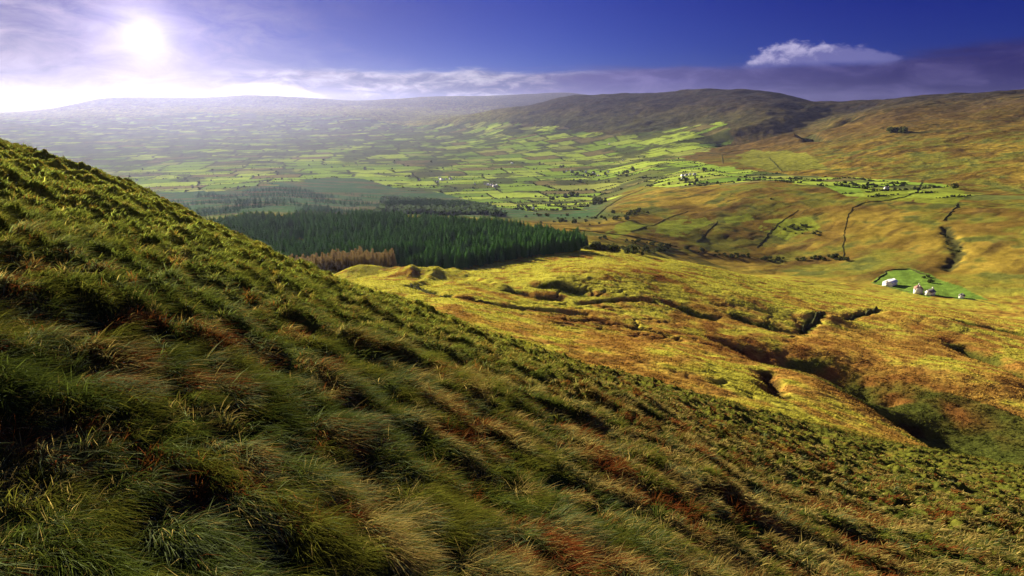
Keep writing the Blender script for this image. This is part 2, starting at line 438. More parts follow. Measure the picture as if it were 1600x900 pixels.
def height(x, y, fine=True):
    x = np.asarray(x, float); y = np.asarray(y, float)
    r = np.hypot(x, y); az = np.degrees(np.arctan2(x, y))
    z = base_h(az, r)
    nm = near_mask(r, az)
    # hillside
    k = nm > 0
    if k.any():
        xx, yy, rr = x[k], y[k], r[k]
        grow = (0.42 + 0.58 * sstep(6, 20, rr)) * (1 + 0.8 * sstep(15, 60, rr))
        zz = hummock(xx, yy) * grow + 0.5 * fbm(xx * 0.07, yy * 0.07, 2, 51) * sstep(3, 20, rr)
        z[k] += zz * nm[k]
    # moor and beyond: undulation by range
    far = 1 - nm
    k = (far > 0) & (r < 1500)
    if k.any():
        xx, yy, rr = x[k], y[k], r[k]
        fade = far[k] * sstep(90, 190, rr) * (1 - sstep(1100, 1500, rr))
        m = 2.4 * fbm(xx / 75, yy / 75, 3, 61) * (0.55 + 0.8 * sstep(500, 900, rr))
        m += 0.7 * np.maximum(0, 0.25 - np.abs(pn(xx / 28, yy / 28, 64))) * -2.2
        z[k] += m * fade
        if fine:
            z[k] += (0.42 * fbm(xx / 4.5, yy / 4.5, 3, 67, 0.65)) * far[k] * (1 - sstep(500, 1000, rr))
    k = (r > 110) & (r < 345)
    if k.any(): z[k] -= 0.9 * hag(x[k], y[k], r[k], az[k])
    k = r > 900
    if k.any():
        xx, yy, rr = x[k], y[k], r[k]
        hill = sstep(-205, -120, z[k])
        rid = 1 - 2 * np.abs(fbm(xx / 420, yy / 420, 4, 71))
        z[k] += (3.0 + hill * 15 * sstep(1500, 3200, rr)) * fbm(xx / 260, yy / 260, 4, 75) * sstep(900, 1400, rr) * (1 - sstep(8800, 9500, rr)*0.6)
        z[k] += hill * 9 * rid * sstep(1400, 3000, rr) * (1 - sstep(4300, 4800, rr) * 0.7)
    for mx, my, mr, mh in MW:
        k = np.hypot(x - mx, y - my) < mr * 3
        if k.any(): z[k] += mh * np.exp(-((x[k] - mx) ** 2 + (y[k] - my) ** 2) / mr ** 2)
    for pts, w, dep, cname in GW:
        lo, hi = pts.min(0) - 4 * w, pts.max(0) + 4 * w
        k = (x > lo[0]) & (x < hi[0]) & (y > lo[1]) & (y < hi[1])
        if k.any():
            wm = 0.7 * w if w < 8 else 0.25 * w
            d = poly_dist(x[k] + wm * pn(x[k] / (w * 2.2), y[k] / (w * 2.2), 81), y[k] + wm * pn(x[k] / (w * 2.2), y[k] / (w * 2.2), 82), pts)
            z[k] -= dep * np.exp(-(d / w) ** 2) * (0.85 + 0.3 * pn(x[k] / (w * 5), y[k] / (w * 5), 83))
    return z

def h1(x, y): return float(height(np.array([x]), np.array([y]))[0])

# ------------------------------------------------------------------ ground cover: what grows where, plus painted light and shade
def C(*a): return np.array(a)
STRAW, GOLD, YGREEN, RUST = C(.48, .35, .075), C(.36, .25, .045), C(.36, .36, .045), C(.20, .092, .024)
DGREEN, PEAT, SCRUB, SHADE_MOTTLE = C(.030, .042, .010), C(.028, .017, .010), C(.045, .050, .020), C(.055, .070, .014)  # last green: painted shade of banks, and random mottling on the moor
FIELD = [C(.20, .31, .040), C(.30, .40, .055), C(.14, .23, .035), C(.25, .29, .06), C(.11, .13, .035), C(.17, .15, .055)]
HEATHER, BROWN, ORANGE = C(.024, .024, .030), C(.085, .056, .022), C(.185, .125, .028)

def inpoly(px, py, poly):
    ins = np.zeros(px.shape, bool)
    n = len(poly)
    for i in range(n):
        x1, y1 = poly[i]; x2, y2 = poly[(i + 1) % n]
        c = ((y1 > py) != (y2 > py))
        xi = (x2 - x1) * (py - y1) / ((y2 - y1) if y2 != y1 else 1e-9) + x1
        ins ^= c & (px < xi)
    return ins

FARMLAND = [(-400, 345), (0, 312), (190, 302), (300, 300), (360, 297), (480, 281), (560, 277), (640, 300), (690, 302), (770, 322), (860, 335), (905, 330), (945, 312), (1000, 292), (1100, 290), (1200, 283),
            (1290, 291), (1345, 318), (1420, 305), (1500, 320), (1620, 318), (1700, 318), (1700, 308), (1510, 304), (1480, 290), (1400, 280), (1250, 275), (1130, 262), (1060, 247), (1150, 214), (1132, 194), (1050, 205), (960, 213),
            (880, 200), (760, 190), (640, 197), (560, 183), (300, 176), (180, 185), (-400, 190)]
FARM_FIELD = [(1360, 442), (1384, 425), (1420, 421), (1452, 427), (1468, 438), (1500, 447), (1545, 470), (1500, 468), (1450, 463), (1395, 451)]
GREEN_PATCHES = [[(1040, 345), (1100, 338), (1120, 350), (1060, 372), (1020, 362)], [(1420, 304), (1480, 290), (1510, 300), (1495, 322), (1430, 316)], [(1350, 292), (1425, 297), (1420, 312), (1340, 318)],
                 [(1200, 345), (1260, 335), (1280, 352), (1225, 372), (1190, 362)], [(1130, 340), (1170, 333), (1185, 345), (1140, 352)], [(945, 362), (985, 347), (1010, 352), (960, 372)]]

def field_grid(x, y):
    """irregular fields: id hash and metres to the nearest boundary"""
    ca, sa = math.cos(R(17)), math.sin(R(17))
    wx = x + 55 * fbm(x / 420, y / 420, 2, 101); wy = y + 55 * fbm(x / 420, y / 420, 2, 102)
    u, v = wx * ca + wy * sa, -wx * sa + wy * ca
    big = 1 + 0.6 * sstep(2500, 5000, np.hypot(x, y))
    rowh = 118.0
    row = np.floor(v / rowh); fv = v / rowh - row
    cw = 105 + 140 * h01(row, row * 0, 103)
    off = h01(row, row * 0 + 1, 104) * 200
    colm = np.floor((u + off) / cw); fu = (u + off) / cw - colm
    # some fields are split in two
    sp = h01(row, colm, 105)
    s = (sp > 0.6); half = 0.35 + 0.3 * h01(row, colm, 106)
    sub = np.where(s & (fv > half), 1, 0)
    e = np.minimum(np.minimum(fu, 1 - fu) * cw, np.minimum(fv, 1 - fv) * rowh)
    e = np.where(s, np.minimum(e, np.abs(fv - half) * rowh), e)
    return h01(row * 3 + sub, colm, 107), e

def cover(x, y, z):
    """base colour and zone of each ground point; zone 0 hillside 1 moor 2 valley 3 hills"""
    n = len(x)
    r = np.hypot(x, y); az = np.degrees(np.arctan2(x, y))
    nm = near_mask(r, az)
    zb = base_h(az, r)
    px, py, dep = project(x, y, zb)
    col = np.zeros((n, 3))
    def mix(mask, c):
        nonlocal col
        col = col * (1 - mask[:, None]) + np.asarray(c) * mask[:, None]
    f1 = fbm(x / 38, y / 38, 4, 121); f2 = fbm(x / 11, y / 11, 3, 125); f3 = fbm(x / 3.2, y / 3.2, 3, 131)
    F1 = fbm(x / 210, y / 210, 4, 141); F2 = fbm(x / 70, y / 70, 4, 151, 0.6)
    # moor
    col[:] = GOLD
    mix(sstep(-0.15, 0.35, f1 + 0.4 * f2), STRAW)
    yg = (1 - sstep(430, 520, py)) * 0.36 - 0.05
    tan = sstep(470, 560, py) * (0.75 - 0.5 * f2).clip(0, 1)
    mix(tan, C(.36, .215, .045))
    mix(sstep(-0.06, 0.22, f1 * 0.6 - f2 * 0.5 + yg) * 0.85, YGREEN)
    mix(sstep(0.03, 0.40, f2 - 0.3 * f1 + 0.12 * sstep(440, 560, py)) * 0.75, RUST)
    mix(sstep(0.18, 0.5, f3 + 0.3 * f2) * 0.35, SHADE_MOTTLE)
    # farther slopes to the right
    far = sstep(560, 760, r) * sstep(-4, 2, az)
    o = ORANGE * 0.95 * np.ones((n, 3)); 
    def mixo(mask, c):
        nonlocal o
        o = o * (1 - mask[:, None]) + np.asarray(c) * mask[:, None]
    mixo(sstep(-0.1, 0.3, F1 + 0.5 * F2), C(.27, .20, .034))
    st = fbm((x * 0.8 + y * 0.6) / 200, (x * 0.6 - y * 0.8) / 38, 4, 161, 0.65)
    mixo(sstep(-0.05, 0.28, st) * 0.8, BROWN)
    mixo(sstep(-0.10, 0.20, F2 * 0.8 - F1 * 0.5) * 0.85, C(.165, .170, .028))
    mixo(sstep(1700, 2500, r) * (0.45 + 0.8 * F2.clip(-.4, .5)), C(.075, .050, .020))
    mixo(sstep(0.14, 0.36, F2 + 0.5 * f1) * 0.8, C(.060, .075, .022))
    up = sstep(1900, 2700, r)
    mixo(up * (0.55 + 0.8 * F2).clip(0, .9), C(.100, .060, .028))
    ve = np.abs(pn(x / 120 + 0.3 * pn(x / 35, y / 35, 165), y / 120 + 0.3 * pn(x / 35, y / 35, 166), 163))
    mixo(np.exp(-(ve / (0.040 + 0.02 * up)) ** 2) * sstep(-0.15, 0.1, fbm(x / 300, y / 300, 2, 167) + 0.05) * 0.85, SCRUB)
    o = o * (1 + 0.55 * f1 + 0.45 * F2 + 0.3 * f2)[:, None].clip(.35, 1.9)
    col = col * (1 - far[:, None]) + o * far[:, None]
    # high ground: heather, its colour darkened for cloud shade on the mountain
    hi = sstep(-90, 40, zb + 60 * F1) * sstep(2000, 3600, r)
    mix(hi * (0.85 + 0.3 * F2).clip(0, 1), HEATHER)
    mt = sstep(2600, 3400, r) * sstep(-190, -110, zb)
    mix(mt * (1 - hi) * (0.75 + 0.4 * F1), C(.055, .070, .034))
    mix((mt.clip(0, 1)) * np.exp(-(ve / 0.06) ** 2) * 0.6, C(.028, .032, .020))
    col = col * (1 + mt * (0.5 * f1 + 0.5 * F2))[:, None].clip(.4, 1.8)
    # lowland woods and scrub, left of centre
    wood = sstep(850, 1050, r) * (1 - sstep(7, 11, az)) * (1 - sstep(2000, 2600, r))
    mix(wood, C(.055, .110, .050))
    mix(wood * sstep(0.0, 0.3, pn(x / 190, y / 38, 169) + 0.4 * F2) * 0.8, C(.115, .105, .055))
    # fields
    wob = 7 * fbm(x / 120, y / 120, 3, 171)
    fm = inpoly(px + 3 * wob, py + wob, FARMLAND) & (r > 1150) & (dep > 0)
    fid, fe = field_grid(x, y)
    k = np.minimum((fid * 9).astype(int), 8)
    pal = np.array([FIELD[0], FIELD[1], FIELD[1], FIELD[0], FIELD[2], FIELD[3], FIELD[1], FIELD[4], FIELD[5]])
    fc = pal[k] * (1 + 0.22 * f1[:, None])
    fc = fc * (1 - 0.18 * sstep(2100, 2700, r) * (1 - sstep(-8, 2, az)))[:, None]  # far-left fields dulled in colour, imitating hazy low contrast
    rough = sstep(0.02, 0.16, F1 * 0.9 + 0.45 * F2 - 0.06 + 0.07 * sstep(1900, 4500, r) * (1 - 0.5 * sstep(0, 12, az)) + 0.22 * sstep(2700, 3500, r) * (1 - sstep(-9, 2, az)))  # scrub by noise; last term flattens far-left contrast like haze
    fc = fc * (1 - 0.85 * rough[:, None]) + C(.060, .075, .032) * 0.85 * rough[:, None]
    hw = np.clip(r / 1000 * 1.9, 2, 9)
    hedge = 1 - sstep(hw * 0.7, hw * 1.5, fe + 3 * f2)
    fc = fc * (1 - hedge[:, None] * 0.85) + SCRUB * 1.1 * hedge[:, None] * 0.85
    col[fm] = fc[fm]
    for pg in GREEN_PATCHES:
        k = inpoly(px + 2 * wob, py + 1.2 * wob, pg) & (r > 600)
        k &= (f1 + 0.5 * F2 + 0.3 * f2 > -0.30) | (py < 325)
        col[k] = col[k] * 0.25 + C(.21, .26, .03) * (1 + 0.5 * f2[k, None]) * 0.75
    k = inpoly(px + f2 * 2, py + f2 * 2, FARM_FIELD) & (r > 500)
    col[k] = C(.13, .22, .035) * (1 + 0.5 * f2[k, None] + 0.3 * f1[k, None])
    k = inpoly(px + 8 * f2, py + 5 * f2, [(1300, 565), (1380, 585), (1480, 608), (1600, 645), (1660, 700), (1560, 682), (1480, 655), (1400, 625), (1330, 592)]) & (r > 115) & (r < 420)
    col[k] = col[k] * .15 + C(.050, .070, .015) * .85 * (1 + 0.4 * f3[k, None])  # shade of the gully slope painted dark into its grass
    k = inpoly(px + 2 * wob, py + wob, [(1140, 250), (1180, 236), (1260, 240), (1290, 262), (1200, 268)]) & (r > 900)
    col[k] = C(.17, .18, .03) * (1 + 0.4 * f2[k, None])
    for bx, by, br in RUSTY:
        d = np.hypot(x - bx, y - by)
        mix((1 - sstep(br * .3, br * 1.3, d + br * .7 * f1)) * (0.45 + 0.6 * f2 + 0.3 * f3).clip(0, .85) * (1 - nm), C(.17, .066, .020))
    k = np.nonzero((r > 110) & (r < 345))[0]
    if len(k):
        m = (hag(x[k], y[k], r[k], az[k]) * (0.9 + f2[k])).clip(0, 1)[:, None] * 0.9
        col[k] = col[k] * (1 - m) + PEAT * 1.3 * m
    # gullies
    names = {'peat': PEAT, 'painted_shade': SHADE_MOTTLE, 'scrub': SCRUB}  # turf banks and gullies have their shade painted into the colour
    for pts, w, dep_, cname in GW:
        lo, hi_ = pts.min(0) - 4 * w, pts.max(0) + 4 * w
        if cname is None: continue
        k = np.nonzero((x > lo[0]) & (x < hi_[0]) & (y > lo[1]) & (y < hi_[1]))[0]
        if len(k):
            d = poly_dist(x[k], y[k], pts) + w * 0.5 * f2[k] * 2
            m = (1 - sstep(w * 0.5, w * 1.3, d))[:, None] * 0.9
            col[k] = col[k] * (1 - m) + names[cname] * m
    # hillside ground under the grass
    g = DGREEN * np.ones((n, 3))  # grass green, kept extra dark in place of cloud shade
    a = sstep(-0.05, 0.4, fbm(x / 1.6, y / 1.6, 3, 181))[:, None]
    g = g * (1 - a) + C(.060, .065, .013) * a
    b = sstep(0.1, 0.5, fbm(x / 4.0, y / 4.0, 3, 185))[:, None]
    g = g * (1 - b) + C(.085, .042, .014) * b
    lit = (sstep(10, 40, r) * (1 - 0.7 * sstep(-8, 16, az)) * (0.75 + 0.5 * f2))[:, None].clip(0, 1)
    g = g * (1 - lit * 0.8) + (C(.24, .23, .022) * (1 + 0.5 * f3[:, None])) * lit * 0.8  # sunlit yellow-green painted into the turf, strongest at left
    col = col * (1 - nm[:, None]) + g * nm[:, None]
    zone = np.where(nm > 0.5, 0, np.where(fm | (wood > 0.5) | ((r > 1150) & (r < 2600) & (zb < -170)), 2, np.where((r < 1000) | ((r < 1330) & (az > 8)), 1, 3)))
    return np.clip(col, 0.004, 0.6), zone

# ------------------------------------------------------------------ materials
def ground_material(name, scale, bump, bump_dist, var=0.5):
    m = bpy.data.materials.new(name); m.use_nodes = True
    nt = m.node_tree; b = nt.nodes['Principled BSDF']
    b.inputs['Roughness'].default_value = 0.95
    b.inputs['Specular IOR Level'].default_value = 0.0
    at = nt.nodes.new('ShaderNodeAttribute'); at.attribute_name = 'cover'
    geo = nt.nodes.new('ShaderNodeNewGeometry')
    n1 = noise_node(nt, geo.outputs['Position'], scale, 6, 0.65)
    n2 = noise_node(nt, geo.outputs['Position'], scale * 0.17, 5, 0.6)
    f = (n1 * 1.5 + n2 * 0.8 - 1.15).step(-0.6, 0.6)
    dark = mixc(nt, f, (1 - var, 1 - var, 1 - var * 0.9), (1 + var * 0.8, 1 + var * 0.75, 1 + var * 0.5))
    c = mixc(nt, 1.0, at.outputs['Color'], dark, 'MULTIPLY')
    nt.links.new(c, b.inputs['Base Color'])
    bp = nt.nodes.new('ShaderNodeBump')
    bp.inputs['Strength'].default_value = bump
    bp.inputs['Distance'].default_value = bump_dist
    nt.links.new((n1 + n2 * 0.7).s, bp.inputs['Height'])
    nt.links.new(bp.outputs[0], b.inputs['Normal'])
    return m

def leaf_material(name, attr='tint', base=(0.05, 0.08, 0.02), trans=0.35):
    m = bpy.data.materials.new(name); m.use_nodes = True
    nt = m.node_tree
    nt.nodes.remove(nt.nodes['Principled BSDF'])
    out = nt.nodes['Material Output']
    d = nt.nodes.new('ShaderNodeBsdfDiffuse'); t = nt.nodes.new('ShaderNodeBsdfTranslucent')
    mx = nt.nodes.new('ShaderNodeMixShader'); mx.inputs[0].default_value = trans
    if attr:
        a = nt.nodes.new('ShaderNodeAttribute'); a.attribute_name = attr
        c = a.outputs['Color']
    else:
        oi = nt.nodes.new('ShaderNodeObjectInfo')
        geo = nt.nodes.new('ShaderNodeNewGeometry')
        n = noise_node(nt, geo.outputs['Position'], 0.9, 3)
        v = E(nt, oi.outputs['Random']) * 0.7 + n * 1.1 + 0.1
        c = mixc(nt, v.clamp(), tuple(q * 0.5 for q in base), tuple(q * 1.5 for q in base))
    nt.links.new(c, d.inputs['Color']); nt.links.new(c, t.inputs['Color'])
    nt.links.new(d.outputs[0], mx.inputs[1]); nt.links.new(t.outputs[0], mx.inputs[2])
    nt.links.new(mx.outputs[0], out.inputs['Surface'])
    return m

def plain_material(name, rgb, rough=0.85, var=0.15, scale=1.5):
    m = bpy.data.materials.new(name); m.use_nodes = True
    nt = m.node_tree; b = nt.nodes['Principled BSDF']
    b.inputs['Roughness'].default_value = rough
    b.inputs['Specular IOR Level'].default_value = 0.2
    geo = nt.nodes.new('ShaderNodeNewGeometry')
    n = noise_node(nt, geo.outputs['Position'], scale, 5, 0.6)
    c = mixc(nt, n, tuple(v * (1 - var) for v in rgb), tuple(min(1, v * (1 + var)) for v in rgb))
    nt.links.new(c, b.inputs['Base Color'])
    return m

# ------------------------------------------------------------------ mesh helpers
def link(name, mesh, parent=None, mat=None):
    o = bpy.data.objects.new(name, mesh); COL.objects.link(o)
    if parent is not None: o.parent = parent
    if mat is not None and not mesh.materials: mesh.materials.append(mat)
    return o

def tag(o, label=None, cat=None, group=None, kind=None):
    if label: o['label'] = label
    if cat: o['category'] = cat
    if group: o['group'] = group
    if kind: o['kind'] = kind
    return o

def mesh_np(name, verts, loops, starts, totals, color=None, cname='tint', smooth=False, colmode='POINT'):
    me = bpy.data.meshes.new(name)
    me.vertices.add(len(verts)); me.vertices.foreach_set('co', np.ascontiguousarray(verts, np.float32).ravel())
    me.loops.add(len(loops)); me.loops.foreach_set('vertex_index', np.ascontiguousarray(loops, np.int32))
    me.polygons.add(len(starts)); me.polygons.foreach_set('loop_start', np.ascontiguousarray(starts, np.int32))
    try: me.polygons.foreach_set('loop_total', np.ascontiguousarray(totals, np.int32))
    except Exception: pass
    if smooth: me.polygons.foreach_set('use_smooth', np.ones(len(starts), bool))
    if color is not None:
        a = me.attributes.new(cname, 'FLOAT_COLOR', 'POINT')
        a.data.foreach_set('color', np.ascontiguousarray(np.concatenate([color, np.ones((len(color), 1))], 1), np.float32).ravel())
    me.update(calc_edges=True)
    return me

def tri_mesh(name, verts, tris, color=None, smooth=False):
    tris = np.asarray(tris); n = len(tris)
    return mesh_np(name, np.asarray(verts), tris.ravel(), np.arange(n) * 3, np.full(n, 3), color, smooth=smooth)

# ------------------------------------------------------------------ terrain: one land surface, cut into its named parts
def build_terrain():
    azs = np.concatenate([np.arange(-180, -60, 4.0), np.arange(-60, -46, 0.5), np.arange(-46, 46, 0.092), np.arange(46, 60, 0.5), np.arange(60, 180, 4.0)])
    def lg(a, b, n): return np.exp(np.linspace(math.log(a), math.log(b), n, endpoint=False))
    rs = np.concatenate([lg(0.3, 2.5, 14), lg(2.5, 40, 230), lg(40, 130, 150), lg(130, 900, 340), lg(900, 5200, 330), lg(5200, 10800, 110), lg(10800, 11990, 6)])
    na, nr = len(azs), len(rs)
    A, Rr = np.meshgrid(np.radians(azs), rs, indexing='ij')
    x, y = (np.sin(A) * Rr).ravel(), (np.cos(A) * Rr).ravel()
    z = height(x, y)
    V = np.stack([x, y, z], 1)
    col, zone = cover(x, y, z)
    # normals over the whole sheet, so the parts meet without a seam
    G = V.reshape(na, nr, 3)
    dr = np.gradient(G, axis=1)
    da = np.roll(G, -1, 0) - np.roll(G, 1, 0)
    N = np.cross(da, dr); N = N / np.linalg.norm(N, axis=2, keepdims=True)
    N[N[..., 2] < 0] *= -1
    N = N.reshape(-1, 3)
    i, j = np.meshgrid(np.arange(na), np.arange(nr - 1), indexing='ij')
    i2 = (i + 1) % na
    q = np.stack([i * nr + j, i2 * nr + j, i2 * nr + j + 1, i * nr + j + 1], -1).reshape(-1, 4)
    fz = zone[q[:, 0]]
    parts = [('hillside', 0, ground_material('hillside_turf', 5.0, 0.8, 0.10, 0.55)),
             ('moor', 1, ground_material('moor_grass_ground', 1.1, 0.9, 0.55, 0.6)),
             ('valley', 2, ground_material('valley_fields', 0.12, 0.5, 1.5, 0.35)),
             ('hills', 3, ground_material('hill_heath', 0.05, 0.8, 7.0, 0.6))]
    for name, zid, mat in parts:
        f = q[fz == zid]
        used, inv = np.unique(f, return_inverse=True)
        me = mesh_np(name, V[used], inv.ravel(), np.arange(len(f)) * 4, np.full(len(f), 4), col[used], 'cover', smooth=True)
        me.normals_split_custom_set_from_vertices(N[used].astype(np.float32))
        me.materials.append(mat)
        tag(link(name, me), kind='structure')
build_terrain()

# ------------------------------------------------------------------ grass on the hillside
def blades(name, x, y, L, W, lean_az, curl, root_c, tip_c, seg=3):
    n = len(x)
    z = height(x, y) - 0.02
    ca, sa = np.sin(lean_az), np.cos(lean_az)
    side = np.stack([sa, -ca, np.zeros(n)], 1)
    tw = rng.uniform(-0.9, 0.9, n)
    side = side * np.cos(tw)[:, None] + np.stack([ca, sa, np.zeros(n)], 1) * np.sin(tw)[:, None]
    V, Cc = [], []
    kink = rng.normal(0, 0.13, (n, 3))
    root = np.stack([x, y, z], 1)
    for k in range(seg + 1):
        t = k / seg
        out = L * curl * t ** 1.6
        up = L * (t * (1.05 - 0.55 * curl * t))
        p = root + np.stack([ca * out, sa * out, up], 1) + (kink * (L * t * t)[:, None])
        c = root_c * (1 - t) + tip_c * t
        if k < seg:
            w = (W * (1 - 0.55 * t))[:, None]
            V += [p - side * w, p + side * w]; Cc += [c, c]
        else:
            V.append(p); Cc.append(c)
    nv = 2 * seg + 1
    verts = np.stack(V, 1).reshape(-1, 3); cols = np.stack(Cc, 1).reshape(-1, 3)
    base = (np.arange(n) * nv)[:, None]
    pat = []
    for k in range(seg - 1): pat += [2 * k, 2 * k + 1, 2 * k + 3, 2 * k + 2]
    pat += [2 * seg - 2, 2 * seg - 1, 2 * seg]
    loops = (base + np.array(pat)[None]).ravel()
    lens = np.array([4] * (seg - 1) + [3])
    totals = np.tile(lens, n)
    starts = np.concatenate([[0], np.cumsum(totals)[:-1]])
    return mesh_np(name, verts, loops, starts, totals, cols)

def azd_of(x, y): return np.degrees(np.arctan2(x, y))

def build_grass():
    N = 800000
    u = rng.random(N) ** 0.85
    lr = math.log(3.6) + u * (math.log(105) - math.log(3.6))
    r = np.exp(lr); azd = rng.uniform(-48, 48, N)
    dA = np.interp(azd, TAZ, CREST_D)
    a = np.radians(azd)
    x, y = r * np.sin(a), r * np.cos(a)
    k = r < dA * 1.12
    x, y, r = x[k], y[k], r[k]
    dome, ox, oy, tid = tussock(x, y)
    keep = rng.random(len(x)) < np.clip(0.16 + 0.95 * dome, 0, 1)
    x, y, r, dome, ox, oy, tid = (v[keep] for v in (x, y, r, dome, ox, oy, tid))
    n = len(x)
    left = 1 - sstep(-5, 9, x + 0.2 * y)
    f1 = fbm(x / 3.6, y / 3.6, 2, 225); f2 = fbm(x / 1.7, y / 1.7, 2, 221); f3 = fbm(x / 6, y / 6, 2, 229)
    L = (0.09 + 0.31 * dome ** 0.6 * rng.uniform(0.4, 1.3, n)) * (0.85 + 0.5 * left) * (1 - 0.6 * sstep(14, 50, r))
    W = np.maximum(0.003, r * 0.00075) * rng.uniform(0.5, 1.4, n)
    wind = np.radians(108 + 35 * f3)
    lx = np.sin(wind) * (0.6 + .4 * left) + ox * 0.6 + rng.normal(0, .28, n); ly = np.cos(wind) * (0.6 + .4 * left) + oy * 0.6 + rng.normal(0, .28, n)
    lean = np.arctan2(lx, ly)
    curl = np.clip(0.55 + 0.55 * np.hypot(lx, ly) * 0.7 + 0.15 * left + rng.normal(0, 0.15, n), 0.2, 1.3)
    green = np.array([.042, .062, .011]); dark = np.array([.028, .042, .009])  # dark greens also standing in for shade on the near slope
    kinds = np.array([[.150, .145, .020], [.075, .100, .017], [.155, .190, .090], [.45, .33, .105], [.24, .165, .045], [.21, .055, .015]])
    # olive, green, grey green, straw, tan, rust
    wl = np.array([.30, .33, .22, .07, .03, .05]); wr = np.array([.17, .12, .04, .30, .20, .17])
    w = wl[None] * left[:, None] + wr[None] * (1 - left[:, None])
    w = w * np.stack([1 + 0 * f1, 1 - 2.2 * f1.clip(-.4, .4), 1 - 1.5 * f1.clip(-.4, .4), 1 + 2 * f2.clip(-.45, .45), 1 + 1.5 * f1.clip(-.5, .5), (0.5 + 9 * (f2 - 0.14).clip(0, .5))], 1)
    cw = np.cumsum(w / w.sum(1, keepdims=True), 1)
    pick = (np.clip(tid * 0.9 + rng.normal(0.05, 0.15, n), 0, .999)[:, None] > cw).sum(1).clip(0, 5)
    tip = kinds[pick]
    sparse = (dome < 0.12)
    tip[sparse] = green * 1.6
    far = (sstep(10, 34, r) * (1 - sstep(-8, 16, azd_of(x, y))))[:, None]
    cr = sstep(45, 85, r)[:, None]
    tip = tip * (1 - far * 0.7) + (np.array([.35, .36, .05]) * (1 - cr) + np.array([.13, .115, .035]) * cr) * far * 0.7  # sunlight on the upper-left slope painted into the blade tips
    rt = np.where((pick == 5)[:, None], np.array([.060, .026, .010]), np.where(sparse[:, None], dark, green)) * (1 + 1.5 * far)
    jit = (rng.uniform(0.45, 1.5, n) * (1 + 0.5 * pn(x * 9, y * 9, 233)))[:, None]
    # separate tufts with paler, more upright stems
    M, B = 15000, 30
    r2 = np.exp(math.log(3.8) + rng.random(M) ** 0.62 * (math.log(75) - math.log(3.8))); a2 = rng.uniform(-48, 48, M)
    tx, ty = r2 * np.sin(np.radians(a2)), r2 * np.cos(np.radians(a2))
    okt = (r2 < np.interp(a2, TAZ, CREST_D) * 1.05) & (pn(tx / 2.2, ty / 2.2, 251) + 0.6 * pn(tx / .8, ty / .8, 253) > rng.normal(0.0, 0.22, M))
    tx, ty, r2, a2 = tx[okt], ty[okt], r2[okt], a2[okt]; M = len(tx)
    tl = 1 - sstep(-5, 9, tx + 0.2 * ty)
    tp = rng.random(M); ts = rng.uniform(0.6, 1.3, M)
    tf = fbm(tx / 1.7, ty / 1.7, 2, 221)
    tk = np.where(tf + rng.normal(0, .08, M) > 0.17, 5, np.where(tp < 0.52 - 0.22 * tl, 3, np.where(tp < 0.75 - 0.25 * tl, 4, np.where(tp < 0.85 - .2 * tl, 0, np.where(tp < .9, 2, 1)))))
    rep_ = lambda q: np.repeat(q, B)
    ph = rng.uniform(0, 6.283, M * B); rd = 0.11 * np.sqrt(rng.random(M * B)) * rep_(ts)
    x2, y2 = rep_(tx) + rd * np.cos(ph), rep_(ty) + rd * np.sin(ph)
    rr2 = rep_(r2); wind2 = np.radians(108 + 35 * fbm(x2 / 6, y2 / 6, 2, 229))
    lx2 = np.cos(ph) * rd * 5.5 + np.sin(wind2) * .45 + rng.normal(0, .12, M * B); ly2 = np.sin(ph) * rd * 5.5 + np.cos(wind2) * .45 + rng.normal(0, .12, M * B)
    L2 = rng.uniform(0.13, 0.34, M * B) * rep_(ts) * (1 - 0.45 * sstep(14, 45, rr2)); W2 = np.maximum(0.0028, rr2 * 0.0007) * rng.uniform(0.5, 1.3, M * B)
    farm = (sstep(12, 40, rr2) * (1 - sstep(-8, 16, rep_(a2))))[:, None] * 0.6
    tip2 = kinds[rep_(tk)] * (1 - farm) + (np.array([.42, .38, .05]) * (1 - sstep(40, 75, rr2)[:, None] * .65)) * farm  # same painted sunlight on the tufts of the upper-left slope
    rt2 = (tip2 * 0.3 + green * 0.7)
    j2 = (rng.uniform(0.5, 1.45, M * B))[:, None]
    x, y, L, W = np.concatenate([x, x2]), np.concatenate([y, y2]), np.concatenate([L, L2]), np.concatenate([W, W2])
    lean = np.concatenate([lean, np.arctan2(lx2, ly2)]); curl = np.concatenate([curl, np.clip(0.25 + 0.75 * np.hypot(lx2, ly2), .15, 1.2)])
    rt = np.concatenate([rt * jit, rt2 * j2]); tip = np.concatenate([tip * jit, tip2 * j2])
    me = blades('grass', x, y, L, W, lean, curl, rt, tip)
    o = link('grass', me, None, leaf_material('grass_blades', 'tint', trans=0.45))
    tag(o, 'long wind combed tussock grass in green, straw and rust on the near hillside', 'grass', kind='stuff')
build_grass()

def build_moor_grass():
    N = 480000
    lr = rng.uniform(math.log(60), math.log(520), N)
    r = np.exp(lr); a = np.radians(rng.uniform(-16, 45, N))
    azd = np.degrees(a)
    dA = np.interp(azd, TAZ, CREST_D)
    x, y = r * np.sin(a), r * np.cos(a)
    keep = (r > dA * 0.98) & (pn(x / 2.4, y / 2.4, 241) + 0.7 * pn(x / 9, y / 9, 243) > rng.normal(0.05, 0.2, N))
    x, y, r = x[keep], y[keep], r[keep]
    n = len(x)
    c, zone = cover(x, y, height(x, y))
    L = rng.uniform(0.25, 0.55, n); W = r * 0.0008 * rng.uniform(0.7, 1.4, n)
    j = rng.uniform(0.5, 1.4, n)[:, None]
    me = blades('moor_grass', x, y, L, W, np.radians(rng.normal(110, 40, n)), np.full(n, 0.7), c * 0.8 * j, np.clip(c * 1.15 * j, 0, .6), seg=2)
    o = link('moor_grass', me, None, leaf_material('moor_grass_blades', 'tint', trans=0.4))
    tag(o, 'golden tufts of moor grass covering the bench below the hillside', 'grass', kind='stuff')
build_moor_grass()

